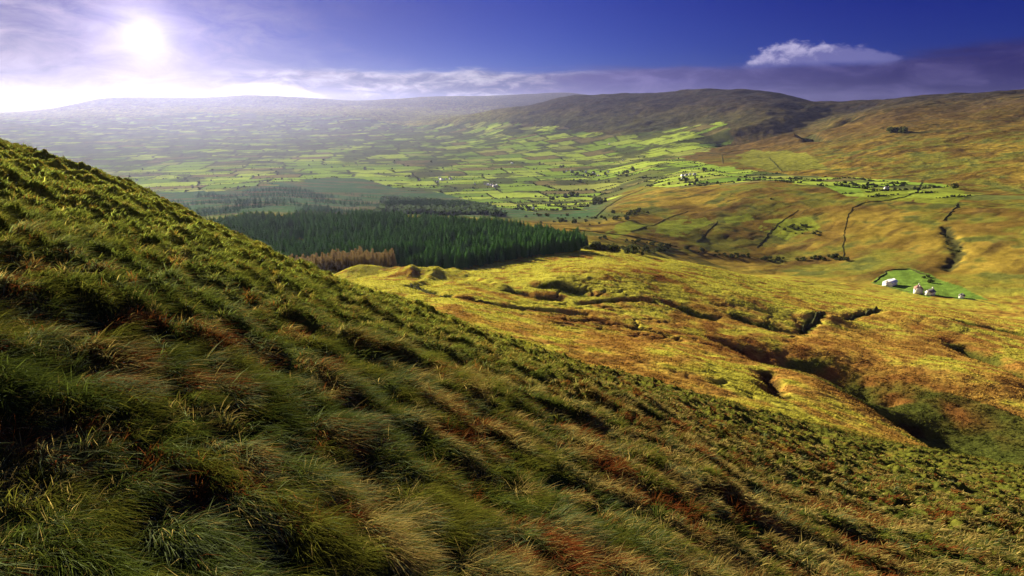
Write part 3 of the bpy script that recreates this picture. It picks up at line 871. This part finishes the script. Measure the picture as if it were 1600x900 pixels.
# ------------------------------------------------------------------ trees
def conifer(seed, whorls, per, low=False):
    """crown of drooping branch sprays round a stem, unit height; returns crown verts, tris and trunk verts, tris"""
    g = np.random.default_rng(seed)
    V, T = [], []
    for w in range(whorls):
        t = (w + 0.3) / whorls
        zz = 0.10 + 0.88 * t
        rad = 0.235 * (1 - t) ** 0.62 * min(1, 0.72 + t * 1.2) + 0.012
        m = max(4, int(per * (1 - 0.45 * t)))
        ph = g.uniform(0, 6.28)
        for b in range(m):
            a = ph + b * 6.283 / m + g.normal(0, 0.22)
            rr = rad * g.uniform(0.65, 1.2)
            dz = -0.30 * rr + g.normal(0, 0.010)
            wd = rr * g.uniform(0.30, 0.48)
            ca, sa = math.cos(a), math.sin(a)
            i = len(V)
            up = g.uniform(0.015, 0.035)
            V += [(0, 0, zz + up), (ca * rr * .6 - sa * wd, sa * rr * .6 + ca * wd, zz + dz * .5 - 0.01), (ca * rr, sa * rr, zz + dz), (ca * rr * .6 + sa * wd, sa * rr * .6 - ca * wd, zz + dz * .5 - 0.01), (ca*rr*.5, sa*rr*.5, zz + up*0.8)]
            T += [(i, i + 1, i + 4), (i + 4, i + 1, i + 2), (i + 4, i + 2, i + 3), (i, i + 4, i + 3)]
    i = len(V)
    for b in range(3):
        a = b * 2.094
        V.append((0.012 * math.cos(a), 0.012 * math.sin(a), 0.93))
    V.append((0, 0, 1.03)); T += [(i, i + 1, i + 3), (i + 1, i + 2, i + 3), (i + 2, i, i + 3)]
    return np.array(V), np.array(T)

def trunk(seed, h, r0, r1, sides=7, bend=0.01, rings=5):
    g = np.random.default_rng(seed)
    V, T = [], []
    bx, by = g.normal(0, bend, 2)
    for k in range(rings):
        t = k / (rings - 1); rr = r0 + (r1 - r0) * t
        if k == 0: rr *= 1.35
        for s in range(sides):
            a = s * 6.283 / sides
            V.append((bx * t * t + rr * math.cos(a), by * t * t + rr * math.sin(a), -0.03 + (h + 0.03) * t))
    for k in range(rings - 1):
        for s in range(sides):
            a, b = k * sides + s, k * sides + (s + 1) % sides
            T += [(a, b, b + sides), (a, b + sides, a + sides)]
    return np.array(V), np.array(T)

def bare_tree(seed):
    """upswept twiggy crown, unit height"""
    g = np.random.default_rng(seed)
    V, T = [], []
    for k in range(170):
        z0 = g.uniform(0.12, 0.92)
        rad = (0.15 * (1 - z0) ** 0.6 + 0.02) * g.uniform(0.5, 1.15)
        a = g.uniform(0, 6.283); l = g.uniform(0.04, 0.15)
        p0 = np.array([math.cos(a) * rad * 0.25, math.sin(a) * rad * 0.25, z0])
        p1 = np.array([math.cos(a) * rad, math.sin(a) * rad, z0 + l * 0.75])
        w = np.array([-math.sin(a), math.cos(a), g.normal(0, .4)]) * g.uniform(0.008, 0.02)
        i = len(V)
        V += [p0 - w * .5, p0 + w * .5, p1 + w, p1 + np.array([0, 0, .03])]
        T += [(i, i + 1, i + 2), (i, i + 2, i + 3)]
    return np.array(V), np.array(T)

def blob(seed, n=90, flat=0.8, leaf=0.16):
    """leafy crown of many small faces filling an uneven volume, radius about one, sitting on z = 0"""
    g = np.random.default_rng(seed)
    V, T = [], []
    lobes = [(g.uniform(-.45, .45), g.uniform(-.45, .45), g.uniform(.35, .95) * flat, g.uniform(.38, .6)) for _ in range(6)]
    for k in range(n):
        lx, ly, lz, lr_ = lobes[g.integers(len(lobes))]
        d = g.normal(0, 1, 3); d /= np.linalg.norm(d)
        p = np.array([lx, ly, lz]) + d * lr_ * g.uniform(0.7, 1.0)
        p[2] = max(p[2], 0.05)
        a = g.normal(0, 1, 3); a /= np.linalg.norm(a); b = np.cross(d + 0.3 * a, a); b /= (np.linalg.norm(b) + 1e-6)
        s = leaf * g.uniform(0.6, 1.4)
        i = len(V)
        V += [p - a * s, p + b * s, p + a * s, p - b * s]
        T += [(i, i + 1, i + 2), (i, i + 2, i + 3)]
    return np.array(V), np.array(T)

def empty(name, loc, rz=0.0, sc=(1, 1, 1)):
    o = bpy.data.objects.new(name, None); COL.objects.link(o)
    o.empty_display_size = 0.5
    o.location = loc; o.rotation_euler = (0, 0, rz); o.scale = sc
    return o

def copy_thing(src, loc, rz, sc):
    c = src.copy(); COL.objects.link(c)
    c.location = loc; c.rotation_euler = (0, 0, rz); c.scale = sc
    for ch in src.children:
        d = ch.copy(); COL.objects.link(d); d.parent = c
        for g in ch.children:
            e = g.copy(); COL.objects.link(e); e.parent = d
    return c

M_CON = leaf_material('conifer_needles', None, (0.064, 0.150, 0.036), 0.55)
M_BARK = plain_material('bark', (0.07, 0.05, 0.035), 0.95, 0.4, 6)
M_LARCH = leaf_material('larch_twigs', None, (0.135, 0.098, 0.042), 0.35)
M_BUSH = leaf_material('scrub_leaves', None, (0.045, 0.055, 0.018), 0.25)
M_STUFF = leaf_material('wood_leaves', 'tint', trans=0.25)

def merge_trees(name, xs, ys, hs, meshes, tint, label, cat, wide=1.0):
    zs = height(np.asarray(xs), np.asarray(ys))
    Vs, Ts, Cs = [], [], []; off = 0
    pick = rng.integers(0, len(meshes), len(xs)); rot = rng.uniform(0, 6.283, len(xs)); jw = rng.uniform(0.85, 1.25, len(xs)) * wide
    tn = rng.uniform(0.6, 1.35, len(xs))
    for x, y, z, h, p, a, w, q in zip(xs, ys, zs, hs, pick, rot, jw, tn):
        v, t = meshes[p]
        ca, sa = math.cos(a), math.sin(a)
        vv = np.empty_like(v)
        vv[:, 0] = (v[:, 0] * ca - v[:, 1] * sa) * h * w + x
        vv[:, 1] = (v[:, 0] * sa + v[:, 1] * ca) * h * w + y
        vv[:, 2] = v[:, 2] * h + z - 0.1
        Vs.append(vv); Ts.append(t + off); Cs.append(np.tile(np.asarray(tint) * q, (len(v), 1))); off += len(v)
    o = link(name, tri_mesh(name, np.concatenate(Vs), np.concatenate(Ts), np.concatenate(Cs)), None, M_STUFF)
    return tag(o, label, cat, kind='stuff')

# the plantation below the slope: outline on the ground, seen edge to edge in the photo
def ground_poly(pts):
    out = []
    for px, py, D in pts:
        a = R(pix_az(px, py)); out.append((D * math.sin(a), D * math.cos(a)))
    return out
FOREST = ground_poly([(150, 400, 430), (380, 400, 395), (470, 405, 400), (560, 418, 405), (615, 420, 385), (690, 424, 372), (745, 418, 385), (800, 405, 405), (860, 398, 425), (912, 393, 432),
                      (918, 380, 500), (880, 360, 640), (800, 345, 700), (700, 338, 720), (560, 335, 740), (400, 332, 760), (250, 330, 800), (100, 330, 800)])
LARCH = ground_poly([(390, 405, 385), (470, 410, 374), (560, 418, 366), (622, 422, 366), (618, 420, 384), (580, 415, 400), (470, 405, 408), (390, 400, 404)])

def scatter(poly, step, jitter=0.42):
    xs = [p[0] for p in poly]; ys = [p[1] for p in poly]
    gx, gy = np.meshgrid(np.arange(min(xs), max(xs), step), np.arange(min(ys), max(ys), step))
    gx, gy = gx.ravel(), gy.ravel()
    gx = gx + rng.uniform(-jitter, jitter, gx.size) * step; gy = gy + rng.uniform(-jitter, jitter, gy.size) * step
    k = inpoly(gx + 9 * pn(gx / 30, gy / 30, 391), gy + 9 * pn(gx / 30, gy / 30, 392), poly)
    return gx[k], gy[k]

def top_visible(x, y, z):
    """is a tree top seen above the brow of the near slope?"""
    r = np.hypot(x, y); az = np.degrees(np.arctan2(x, y))
    dA = np.interp(az, TAZ, CREST_D); zA = np.interp(az, TAZ, LZ[0])
    return z / r > zA / dA

def build_forest():
    fx, fy = scatter(FOREST, 3.9)
    k = ~inpoly(fx, fy, LARCH) & (pn(fx / 34, fy / 34, 305) > -0.42) & (rng.random(len(fx)) > 0.08); fx, fy = fx[k], fy[k]
    fz = height(fx, fy)
    fh = 11.3 + 4.0 * pn(fx / 40, fy / 40, 301) + rng.normal(0, 1.8, len(fx))
    r = np.hypot(fx, fy); px, py, _ = project(fx, fy, fz + fh)
    vis = top_visible(fx, fy, fz + fh) & (px > 0)
    fx, fy, fz, fh, r = (v[vis] for v in (fx, fy, fz, fh, r))
    # largest in the picture: nearest to the camera
    order = np.argsort(r / fh)
    first, rest = order[:300], order[300:]
    protos = []
    for s in range(5):
        e = empty('conifer_tree', (0, 0, 0))
        v, t = conifer(400 + s, 15, 11); link('crown', tri_mesh('crown', v, t), e, M_CON)
        v, t = trunk(420 + s, 0.9, 0.013, 0.003); link('trunk', tri_mesh('trunk', v, t, smooth=True), e, M_BARK)
        tag(e, 'dark green conifer at the near edge of the plantation below the slope', 'tree', 'conifers along the near edge of the plantation')
        protos.append(e)
    for n, i in enumerate(first):
        loc = (fx[i], fy[i], fz[i] - 0.1); rz = random.uniform(0, 6.28)
        w = fh[i] * random.uniform(0.9, 1.25)
        if n < 5:
            e = protos[n]; e.location = loc; e.rotation_euler = (0, 0, rz); e.scale = (w, w, fh[i])
        else: copy_thing(protos[n % 5], loc, rz, (w, w, fh[i]))
    lows = [conifer(440 + s, 11, 9) for s in range(6)]
    merge_trees('conifer_plantation', fx[rest], fy[rest], fh[rest], lows, (0.064, 0.150, 0.036), 'dense dark green conifer plantation running back from its near edge', 'forest', 1.12)
    # russet larches in front
    lx, ly = scatter(LARCH, 3.3)
    lh = rng.normal(10.5, 1.2, len(lx)); lz = height(lx, ly)
    vis = top_visible(lx, ly, lz + lh); lx, ly, lz, lh = lx[vis], ly[vis], lz[vis], lh[vis]
    o = np.argsort(np.hypot(lx, ly))[:295]
    protos = []
    for s in range(4):
        e = empty('larch_tree', (0, 0, 0))
        v, t = bare_tree(460 + s); link('crown', tri_mesh('crown', v, t), e, M_LARCH)
        v, t = trunk(470 + s, 0.92, 0.012, 0.003); link('trunk', tri_mesh('trunk', v, t, smooth=True), e, M_BARK)
        tag(e, 'russet leafless larch in the brown patch before the dark conifers', 'tree', 'russet larches in front of the plantation')
        protos.append(e)
    for n, i in enumerate(o):
        loc = (lx[i], ly[i], lz[i] - 0.1); rz = random.uniform(0, 6.28); w = lh[i] * random.uniform(1.0, 1.4)
        if n < 4:
            e = protos[n]; e.location = loc; e.rotation_euler = (0, 0, rz); e.scale = (w, w, lh[i])
        else: copy_thing(protos[n % 4], loc, rz, (w, w, lh[i]))
    # far woods on the lowland, hazy
    def far_wood(pts, step, hmean, tint, label, name, gaps=0.0, kinds=None):
        poly = ground_poly(pts); x, y = scatter(poly, step)
        if gaps: 
            k = pn(x / 90, y / 90, 333) > gaps - 0.5; x, y = x[k], y[k]
        merge_trees(name, x, y, rng.normal(hmean, hmean * .12, len(x)), kinds or [conifer(480 + s, 5, 6) for s in range(3)], tint, label, 'woodland', 1.35)
    far_wood([(600, 330, 1180), (735, 330, 1180), (715, 312, 1330), (610, 310, 1330)], 6.5, 16, (0.026, 0.065, 0.022), 'dark block of far conifers between the russet woods and the green fields', 'far_woodland')
    far_wood([(150, 330, 1000), (590, 332, 1010), (600, 300, 1560), (460, 290, 1850), (150, 300, 1750)], 11, 9, (0.034, 0.085, 0.036), 'hazy conifer woods spread over the lowland behind the plantation', 'far_woodland', 0.5)
    far_wood([(590, 330, 1010), (790, 330, 1010), (770, 325, 1180), (740, 312, 1380), (600, 300, 1560)], 9, 8, (0.060, 0.095, 0.045), 'dull green woods between the plantation and the green fields', 'far_woodland', 0.38, [blob(495 + s, 26, .9, .3) for s in range(3)])
build_forest()

# ------------------------------------------------------------------ hedges, bushes, field trees
def build_hedges():
    N = 420000
    lr = rng.uniform(math.log(1150), math.log(4200), N); a = np.radians(rng.uniform(-34, 42, N))
    r = np.exp(lr); x, y = r * np.sin(a), r * np.cos(a)
    fid, e = field_grid(x, y)
    k = (rng.random(N) < 1.0 - r / 3000) & (e < 1.6 + 0.0006 * r) & (pn(x / 60, y / 60, 351) > -0.28); x, y, r = x[k], y[k], r[k]
    zb = base_h(np.degrees(np.arctan2(x, y)), r); px, py, _ = project(x, y, zb)
    k = inpoly(px, py, FARMLAND); x, y, r = x[k], y[k], r[k]
    if len(x) > 16000:
        s = rng.permutation(len(x))[:16000]; x, y = x[s], y[s]
    merge_trees('hedgerows', x, y, rng.uniform(1.0, 2.4, len(x)) * np.where(rng.random(len(x)) < .12, 2.0, 1.0), [blob(500 + s, 14, .9, .45) for s in range(4)], (0.045, 0.060, 0.022), 'dark hedges and hedge trees lining the green valley fields', 'hedge')
build_hedges()

def bush_at(px, py, rmin, rad_, jit=1.0):
    x, y, r = cast(px, py, rmin)
    return x, y, rad_

def build_bushes():
    protos = []
    for s in range(4):
        e = empty('scrub_bush', (0, 0, 0))
        v, t = blob(520 + s, 120, .8, .17); link('foliage', tri_mesh('foliage', v, t), e, M_BUSH)
        v, t = trunk(530 + s, 0.5, 0.06, 0.03); link('stem', tri_mesh('stem', v, t, smooth=True), e, M_BARK)
        protos.append(e)
    used = [False] * 4; n = 0
    def put(px, py, rmin, rad_, label, group, name='scrub_bush', tall=1.0):
        nonlocal n
        x, y, r = cast(px, py, rmin); z = h1(x, y)
        w = rad_ * random.uniform(0.75, 1.25)
        k = n % 4; n += 1
        if not used[k]:
            e = protos[k]; used[k] = True
            e.location = (x, y, z - 0.15); e.scale = (w, w, w * tall); e.rotation_euler = (0, 0, random.uniform(0, 6))
        else: e = copy_thing(protos[k], (x, y, z - 0.15), random.uniform(0, 6), (w, w, w * tall))
        e.name = name
        tag(e, label, 'bush' if name == 'scrub_bush' else 'tree', group)
    def along(pts, count, spread, rmin, rad_, label, group, **kw):
        for _ in range(count):
            t = random.random() * (len(pts) - 1); i = int(t); t -= i
            put(pts[i][0] + (pts[i + 1][0] - pts[i][0]) * t + random.gauss(0, spread * 2), pts[i][1] + (pts[i + 1][1] - pts[i][1]) * t + random.gauss(0, spread), rmin, rad_ * random.choice((.6, .8, 1, 1.3)), label, group, **kw)
    along([(935, 372), (1000, 380), (1060, 388), (1150, 400), (1230, 406), (1300, 404), (1330, 405)], 85, 1.6, 560, 3.2, 'dark scrub bush along the stream at the foot of the orange moor', 'scrub along the stream')
    along([(920, 392), (960, 392), (1000, 396), (1040, 392)], 45, 3.5, 450, 4.0, 'dark scrub bush on the rough ground beyond the end of the plantation', 'scrub past the end of the plantation')
    along([(830, 340), (900, 345), (960, 340), (1010, 330)], 55, 4, 850, 4.0, 'grey green bush between the plantation and the orange moor', 'scrub behind the plantation')
    along([(1480, 360), (1490, 378), (1498, 392)], 9, 3.5, 600, 2.0, 'dark bush in the narrow gully on the right hand moor', 'bushes in the right hand gully')
    along([(1220, 360), (1250, 352), (1290, 365)], 26, 4, 700, 2.6, 'green gorse bush in the rough patch on the middle of the orange moor', 'gorse on the orange moor')
    along([(1440, 432), (1452, 436), (1455, 444)], 7, 1.2, 500, 2.6, 'dark bush at the right edge of the bright green farm field', 'bushes by the farm field')
    along([(930, 318), (945, 318)], 12, 1.6, 1100, 7, 'round dark tree in the copse at the corner of the green fields', 'copse at the corner of the fields', name='field_tree', tall=1.2)
    along([(1062, 282), (1076, 280), (1095, 283)], 9, 1.8, 1300, 5, 'dark tree beside the white farmhouses on the valley floor', 'trees by the valley farm', name='field_tree', tall=1.3)
    along([(880, 268), (930, 274), (990, 270)], 34, 3, 1500, 6, 'dark tree around the houses in the middle of the valley', 'trees round the valley houses', name='field_tree', tall=1.3)
    along([(860, 312), (900, 305)], 16, 1.6, 1300, 6, 'dark tree in the long copse among the green fields', 'long copse in the fields', name='field_tree', tall=1.2)
    along([(1388, 209), (1412, 209)], 16, 1.2, 1700, 9, 'dark tree in the small plantation high on the right hand hill', 'small plantation on the hill', name='field_tree', tall=1.2)
    for (px, py, s, lab) in ((1490, 296, 6, 'round dark tree on the bank above the far right field'), (1100, 268, 8, 'lone dark tree right of the valley farm'), (1155, 283, 5, 'lone small tree on the green strip of the valley floor'),
                             (1205, 312, 3, 'lone small bush on the crest of the orange moor')):
        put(px, py, 900, s, lab, None, 'field_tree', 1.3)
build_bushes()

# ------------------------------------------------------------------ walls and hedge banks on the moor
M_WALL = leaf_material('hedge_bank', None, (0.040, 0.042, 0.018), 0.15)
def bank(name, pix, rmin, w, h, label, cat):
    pts = [np.array(cast(px, py, rmin)[:2]) for px, py in pix]
    line = []
    for a, b in zip(pts[:-1], pts[1:]):
        n = max(2, int(np.linalg.norm(b - a) / max(1.2, w * .8)))
        for k in range(n): line.append(a + (b - a) * k / n)
    line.append(pts[-1]); line = np.array(line)
    line = line + np.stack([pn(line[:, 0] / 15, line[:, 1] / 15, 401), pn(line[:, 0] / 15, line[:, 1] / 15, 402)], 1) * 2.0
    d = np.gradient(line, axis=0); d /= np.linalg.norm(d, axis=1, keepdims=True); nr = np.stack([-d[:, 1], d[:, 0]], 1)
    w, h = w * (0.42 if rmin > 400 else 0.8), h * (0.45 if rmin > 400 else 0.62)
    prof = [(-1, -0.3), (-.75, .6), (-.25, 1.0), (.3, .95), (.8, .55), (1, -0.3)]
    V = []
    for u, v in prof:
        q = line + nr * (u * w * .5 * rng.uniform(.75, 1.3, len(line)))[:, None]
        V.append(np.column_stack([q, height(line[:, 0], line[:, 1]) + v * h * (rng.uniform(.55, 1.35, len(line)) if v > 0 else 1)]))
    n = len(line); V = np.concatenate(V)
    T = []
    for k in range(len(prof) - 1):
        for i in range(n - 1):
            a, b, c, e = k * n + i, k * n + i + 1, (k + 1) * n + i + 1, (k + 1) * n + i
            T += [(a, b, c), (a, c, e)]
    for i in (0, n - 1):
        for k in range(1, len(prof) - 1): T.append((i, k * n + i, (k + 1) * n + i))
    o = link(name, tri_mesh(name, V, T), None, M_WALL)
    return tag(o, label, cat)

BANKS = [
    ('earth_bank', [(642, 446), (700, 461), (760, 472), (830, 480), (905, 487)], 115, 2.2, 1.3, 'long dark turf bank crossing the golden bench below the plantation', 'bank'),
    ('earth_bank', [(1312, 500), (1335, 492), (1366, 487)], 115, 2.4, 2.0, 'short dark bank on the golden moor below the farm', 'bank'),
    ('earth_bank', [(1256, 513), (1274, 500), (1288, 495)], 115, 2.4, 2.2, 'short steep dark bank left of the similar bank below the farm', 'bank'),
    ('hedgerow', [(1365, 441), (1385, 425), (1420, 422), (1447, 430)], 500, 2.4, 1.8, 'dark hedge along the back of the bright green farm field', 'hedge'),
    ('hedgerow', [(1362, 442), (1400, 451), (1450, 462), (1500, 466), (1560, 478)], 500, 1.6, 1.0, 'low dark hedge along the lane in front of the farm', 'hedge'),
    ('hedgerow', [(1318, 402), (1318, 372), (1322, 345), (1332, 325), (1352, 316)], 600, 1.6, 1.2, 'dark hedge climbing the orange moor to the green strip of fields', 'hedge'),
    ('hedgerow', [(1352, 317), (1385, 312), (1415, 306), (1432, 300), (1440, 285)], 700, 2.8, 1.8, 'dark hedge running along the foot of the green fields on the right', 'hedge'),
    ('hedgerow', [(1498, 318), (1487, 330), (1475, 344)], 700, 3.0, 1.6, 'short dark hedge running down from the far right green field', 'hedge'),
    ('hedgerow', [(1248, 328), (1215, 350), (1195, 372), (1183, 388)], 700, 2.2, 1.3, 'thin dark hedge slanting down the middle of the orange moor', 'hedge'),
    ('hedgerow', [(1122, 345), (1105, 362), (1088, 378)], 700, 2.2, 1.3, 'short dark hedge right of the bright green patch on the moor', 'hedge'),
    ('hedgerow', [(1075, 330), (1045, 340), (1020, 352), (985, 362)], 700, 2.4, 1.4, 'dark hedge above the bright green patch on the left of the moor', 'hedge'),
    ('hedgerow', [(1005, 296), (970, 310), (945, 326), (930, 340)], 900, 4.0, 2.2, 'dark hedge between the green fields and the left edge of the orange moor', 'hedge'),
    ('hedgerow', [(1202, 246), (1210, 256), (1222, 268)], 1300, 4.5, 2.4, 'dark hedge running down the hill foot behind the green strip', 'hedge'),
    ('hedgerow', [(1130, 256), (1128, 244), (1145, 236), (1200, 230)], 1300, 4.5, 2.4, 'dark hedge round the brown pasture at the foot of the mountain', 'hedge'),
    ('hedgerow', [(880, 358), (940, 362), (1000, 372), (1060, 386)], 560, 2.6, 1.8, 'dark hedge along the stream bank beyond the plantation', 'hedge'),
]
for b in BANKS: bank(*b)

# ------------------------------------------------------------------ houses
M_WHITE = plain_material('whitewash', (0.78, 0.77, 0.74), 0.8, 0.06, 1.0)
M_SLATE = plain_material('slate', (0.12, 0.115, 0.12), 0.7, 0.25, 2.0)
M_TIN = plain_material('pale_tin_roof', (0.62, 0.63, 0.66), 0.5, 0.1, 1.0)
M_CLAY = plain_material('faded_clay_roof', (0.26, 0.13, 0.11), 0.8, 0.2, 2.0)
M_GLASS = plain_material('dark_glass', (0.03, 0.035, 0.045), 0.15, 0.1)
M_DOOR = plain_material('painted_door', (0.10, 0.05, 0.04), 0.6, 0.1)
M_GREY = plain_material('grey_render', (0.42, 0.41, 0.39), 0.85, 0.12)

def prism(pts2, y0, y1):
    """a section in the xz plane pushed from y0 to y1"""
    n = len(pts2); V = [(a, y0, b) for a, b in pts2] + [(a, y1, b) for a, b in pts2]; T = []
    for i in range(1, n - 1): T += [(0, i, i + 1), (n, n + i + 1, n + i)]
    for i in range(n):
        j = (i + 1) % n; T += [(i, n + i, n + j), (i, n + j, j)]
    return np.array(V, float), np.array(T)

def cat_mesh(parts):
    V, T, o = [], [], 0
    for v, t in parts: V.append(v); T.append(t + o); o += len(v)
    return np.concatenate(V), np.concatenate(T)

def box(x0, x1, y0, y1, z0, z1): return prism([(x0, z0), (x1, z0), (x1, z1), (x0, z1)], y0, y1)

def house(name, L, W, H, pitch, wall_m, roof_m, label, cat, loc, rz, chimneys=1, windows=True, big_door=False, group=None):
    """long axis along y, gables at its ends"""
    e = empty(name, loc, rz)
    a, rise = W / 2, W / 2 * pitch
    v, t = prism([(-a, -1.5), (a, -1.5), (a, H), (0, H + rise), (-a, H)], -L / 2, L / 2)
    link('wall', tri_mesh('wall', v, t), e, wall_m)
    o, th = 0.35, 0.18
    sl = [(0, H + rise + .02), (a + o, H - o * pitch + .02), (a + o, H - o * pitch + th), (0, H + rise + th + .05)]
    r1 = prism(sl, -L / 2 - .25, L / 2 + .25); r2 = prism([(-p, q) for p, q in sl][::-1], -L / 2 - .25, L / 2 + .25)
    v, t = cat_mesh([r1, r2]); roof = link('roof', tri_mesh('roof', v, t), e, roof_m)
    for c in range(chimneys):
        yy = (L / 2 - .6) * (1 if c == 0 else -1)
        v, t = cat_mesh([box(-.4, .4, yy - .4, yy + .4, H + rise - .5, H + rise + 1.0), box(-.5, .5, yy - .5, yy + .5, H + rise + 1.0, H + rise + 1.15)])
        link('chimney', tri_mesh('chimney', v, t), roof, M_WHITE)
    if windows:
        for s in (-1, 1):
            for k in range(max(2, int(L / 4))):
                yy = -L / 2 + (k + .5) * L / max(2, int(L / 4))
                if s == 1 and k == 0:
                    v, t = box(a - .02, a + .04, yy - .5, yy + .5, 0, 2.1); link('door', tri_mesh('door', v, t), e, M_DOOR)
                    continue
                x0, x1 = (a - .02, a + .03) if s == 1 else (-a - .03, -a + .02)
                v, t = box(x0, x1, yy - .5, yy + .5, 1.0, 2.2); link('window', tri_mesh('window', v, t), e, M_GLASS)
    if big_door:
        v, t = box(-1.8, 1.8, -L / 2 - .05, -L / 2 + .02, 0, 3.2); link('door', tri_mesh('door', v, t), e, M_TIN)
    return tag(e, label, cat, group)

def ground_loc(px, py, rmin):
    x, y, r = cast(px, py, rmin)
    return x, y, h1(x, y)

def build_houses():
    house('barn', 15, 8, 3.8, .45, M_WHITE, M_TIN, 'long white barn with a pale roof in the bright green field', 'barn', ground_loc(1390, 446, 500), R(-52), 0, False, True)
    house('farmhouse', 9, 6.5, 4.6, .85, M_WHITE, M_CLAY, 'white farmhouse with a faded red roof at the front of the farm', 'house', ground_loc(1434, 458, 500), R(-30), 2)
    house('farmhouse', 8, 5.5, 4.0, .8, M_WHITE, M_SLATE, 'white cottage with a grey roof just right of the red roofed farmhouse', 'house', ground_loc(1452, 461, 500), R(-62), 1)
    house('outbuilding', 5, 4, 2.6, .6, M_WHITE, M_SLATE, 'tiny white outbuilding standing alone at the right of the farm', 'shed', ground_loc(1502, 466, 500), R(-40), 0, False)
    protos = [house('cottage', 11, 7, 4.4, .8, M_WHITE, M_SLATE, 'x', 'house', (0, 0, 0), 0, 2),
              house('cottage', 15, 8, 5.0, .7, M_WHITE, M_TIN, 'x', 'house', (0, 0, 0), 0, 1),
              house('cottage', 9, 7, 4.2, .8, M_GREY, M_SLATE, 'x', 'house', (0, 0, 0), 0, 1)]
    used = [False] * 3
    V1 = ('white house of the hamlet at the left of the bright valley fields', 'hamlet at the left of the fields')
    V2 = ('white house of the hamlet beside the pale middle fields', 'hamlet in the middle fields')
    V3 = ('house among the dark trees in the middle of the valley', 'houses among the valley trees')
    V4 = ('white farm building beside dark trees before the mountain foot', 'farm before the mountain foot')
    spots = [(684, 285, 0, V1), (690, 282, 1, V1), (697, 281, 2, V1), (704, 280, 0, V1), (687, 279, 0, V1), (655, 281, 2, V1),
             (762, 289, 1, V2), (768, 290, 0, V2), (772, 292, 0, V2), (757, 288, 2, V2), (776, 290, 1, V2), (742, 288, 0, V2),
             (885, 268, 0, V3), (892, 267, 2, V3), (928, 273, 1, V3), (935, 275, 2, V3), (950, 270, 0, V3), (915, 270, 0, V3),
             (1066, 276, 1, V4), (1072, 275, 0, V4), (1078, 274, 2, V4), (1085, 274, 0, V4), (1066, 280, 2, V4),
             (833, 328, 0, ('lone white cottage at the near edge of the bright green fields', None)),
             (973, 251, 0, ('lone white cottage on the lower slope of the mountain', None)),
             (1385, 296, 0, ('tiny white cottage in the green strip below the right hand hill', None)),
             (800, 256, 1, ('white house on the hazy fields left of the mountain', None)),
             (952, 226, 0, ('small white house high among the mountain fields', None))]
    for n, (px, py, k, (lab, grp)) in enumerate(spots):
        loc = ground_loc(px, py, 1000); rz = random.uniform(0, 3.1)
        s = random.uniform(.62, .9)
        if not used[k]:
            e = protos[k]; used[k] = True; e.location = loc; e.rotation_euler = (0, 0, rz); e.scale = (s, s, s)
        else: e = copy_thing(protos[k], loc, rz, (s, s, s))
        tag(e, lab, 'house', grp)
        if grp is None and 'group' in e: del e['group']
build_houses()

# ------------------------------------------------------------------ haze
def build_haze():
    s, lo, hi = 12100, -300, 235
    v, t = box(-s, s, -s, s, lo, hi)
    o = link('haze', tri_mesh('haze', v, t))
    m = bpy.data.materials.new('valley_haze'); m.use_nodes = True
    nt = m.node_tree
    nt.nodes.remove(nt.nodes['Principled BSDF'])
    pv = nt.nodes.new('ShaderNodeVolumePrincipled')
    pv.inputs['Color'].default_value = (0.48, 0.53, 1.0, 1)
    pv.inputs['Density'].default_value = 1.5e-5
    pv.inputs['Anisotropy'].default_value = 0.62
    nt.links.new(pv.outputs[0], nt.nodes['Material Output'].inputs['Volume'])
    o.data.materials.append(m)
    tag(o, 'thin pale haze over the valley', 'haze', kind='stuff')
build_haze()
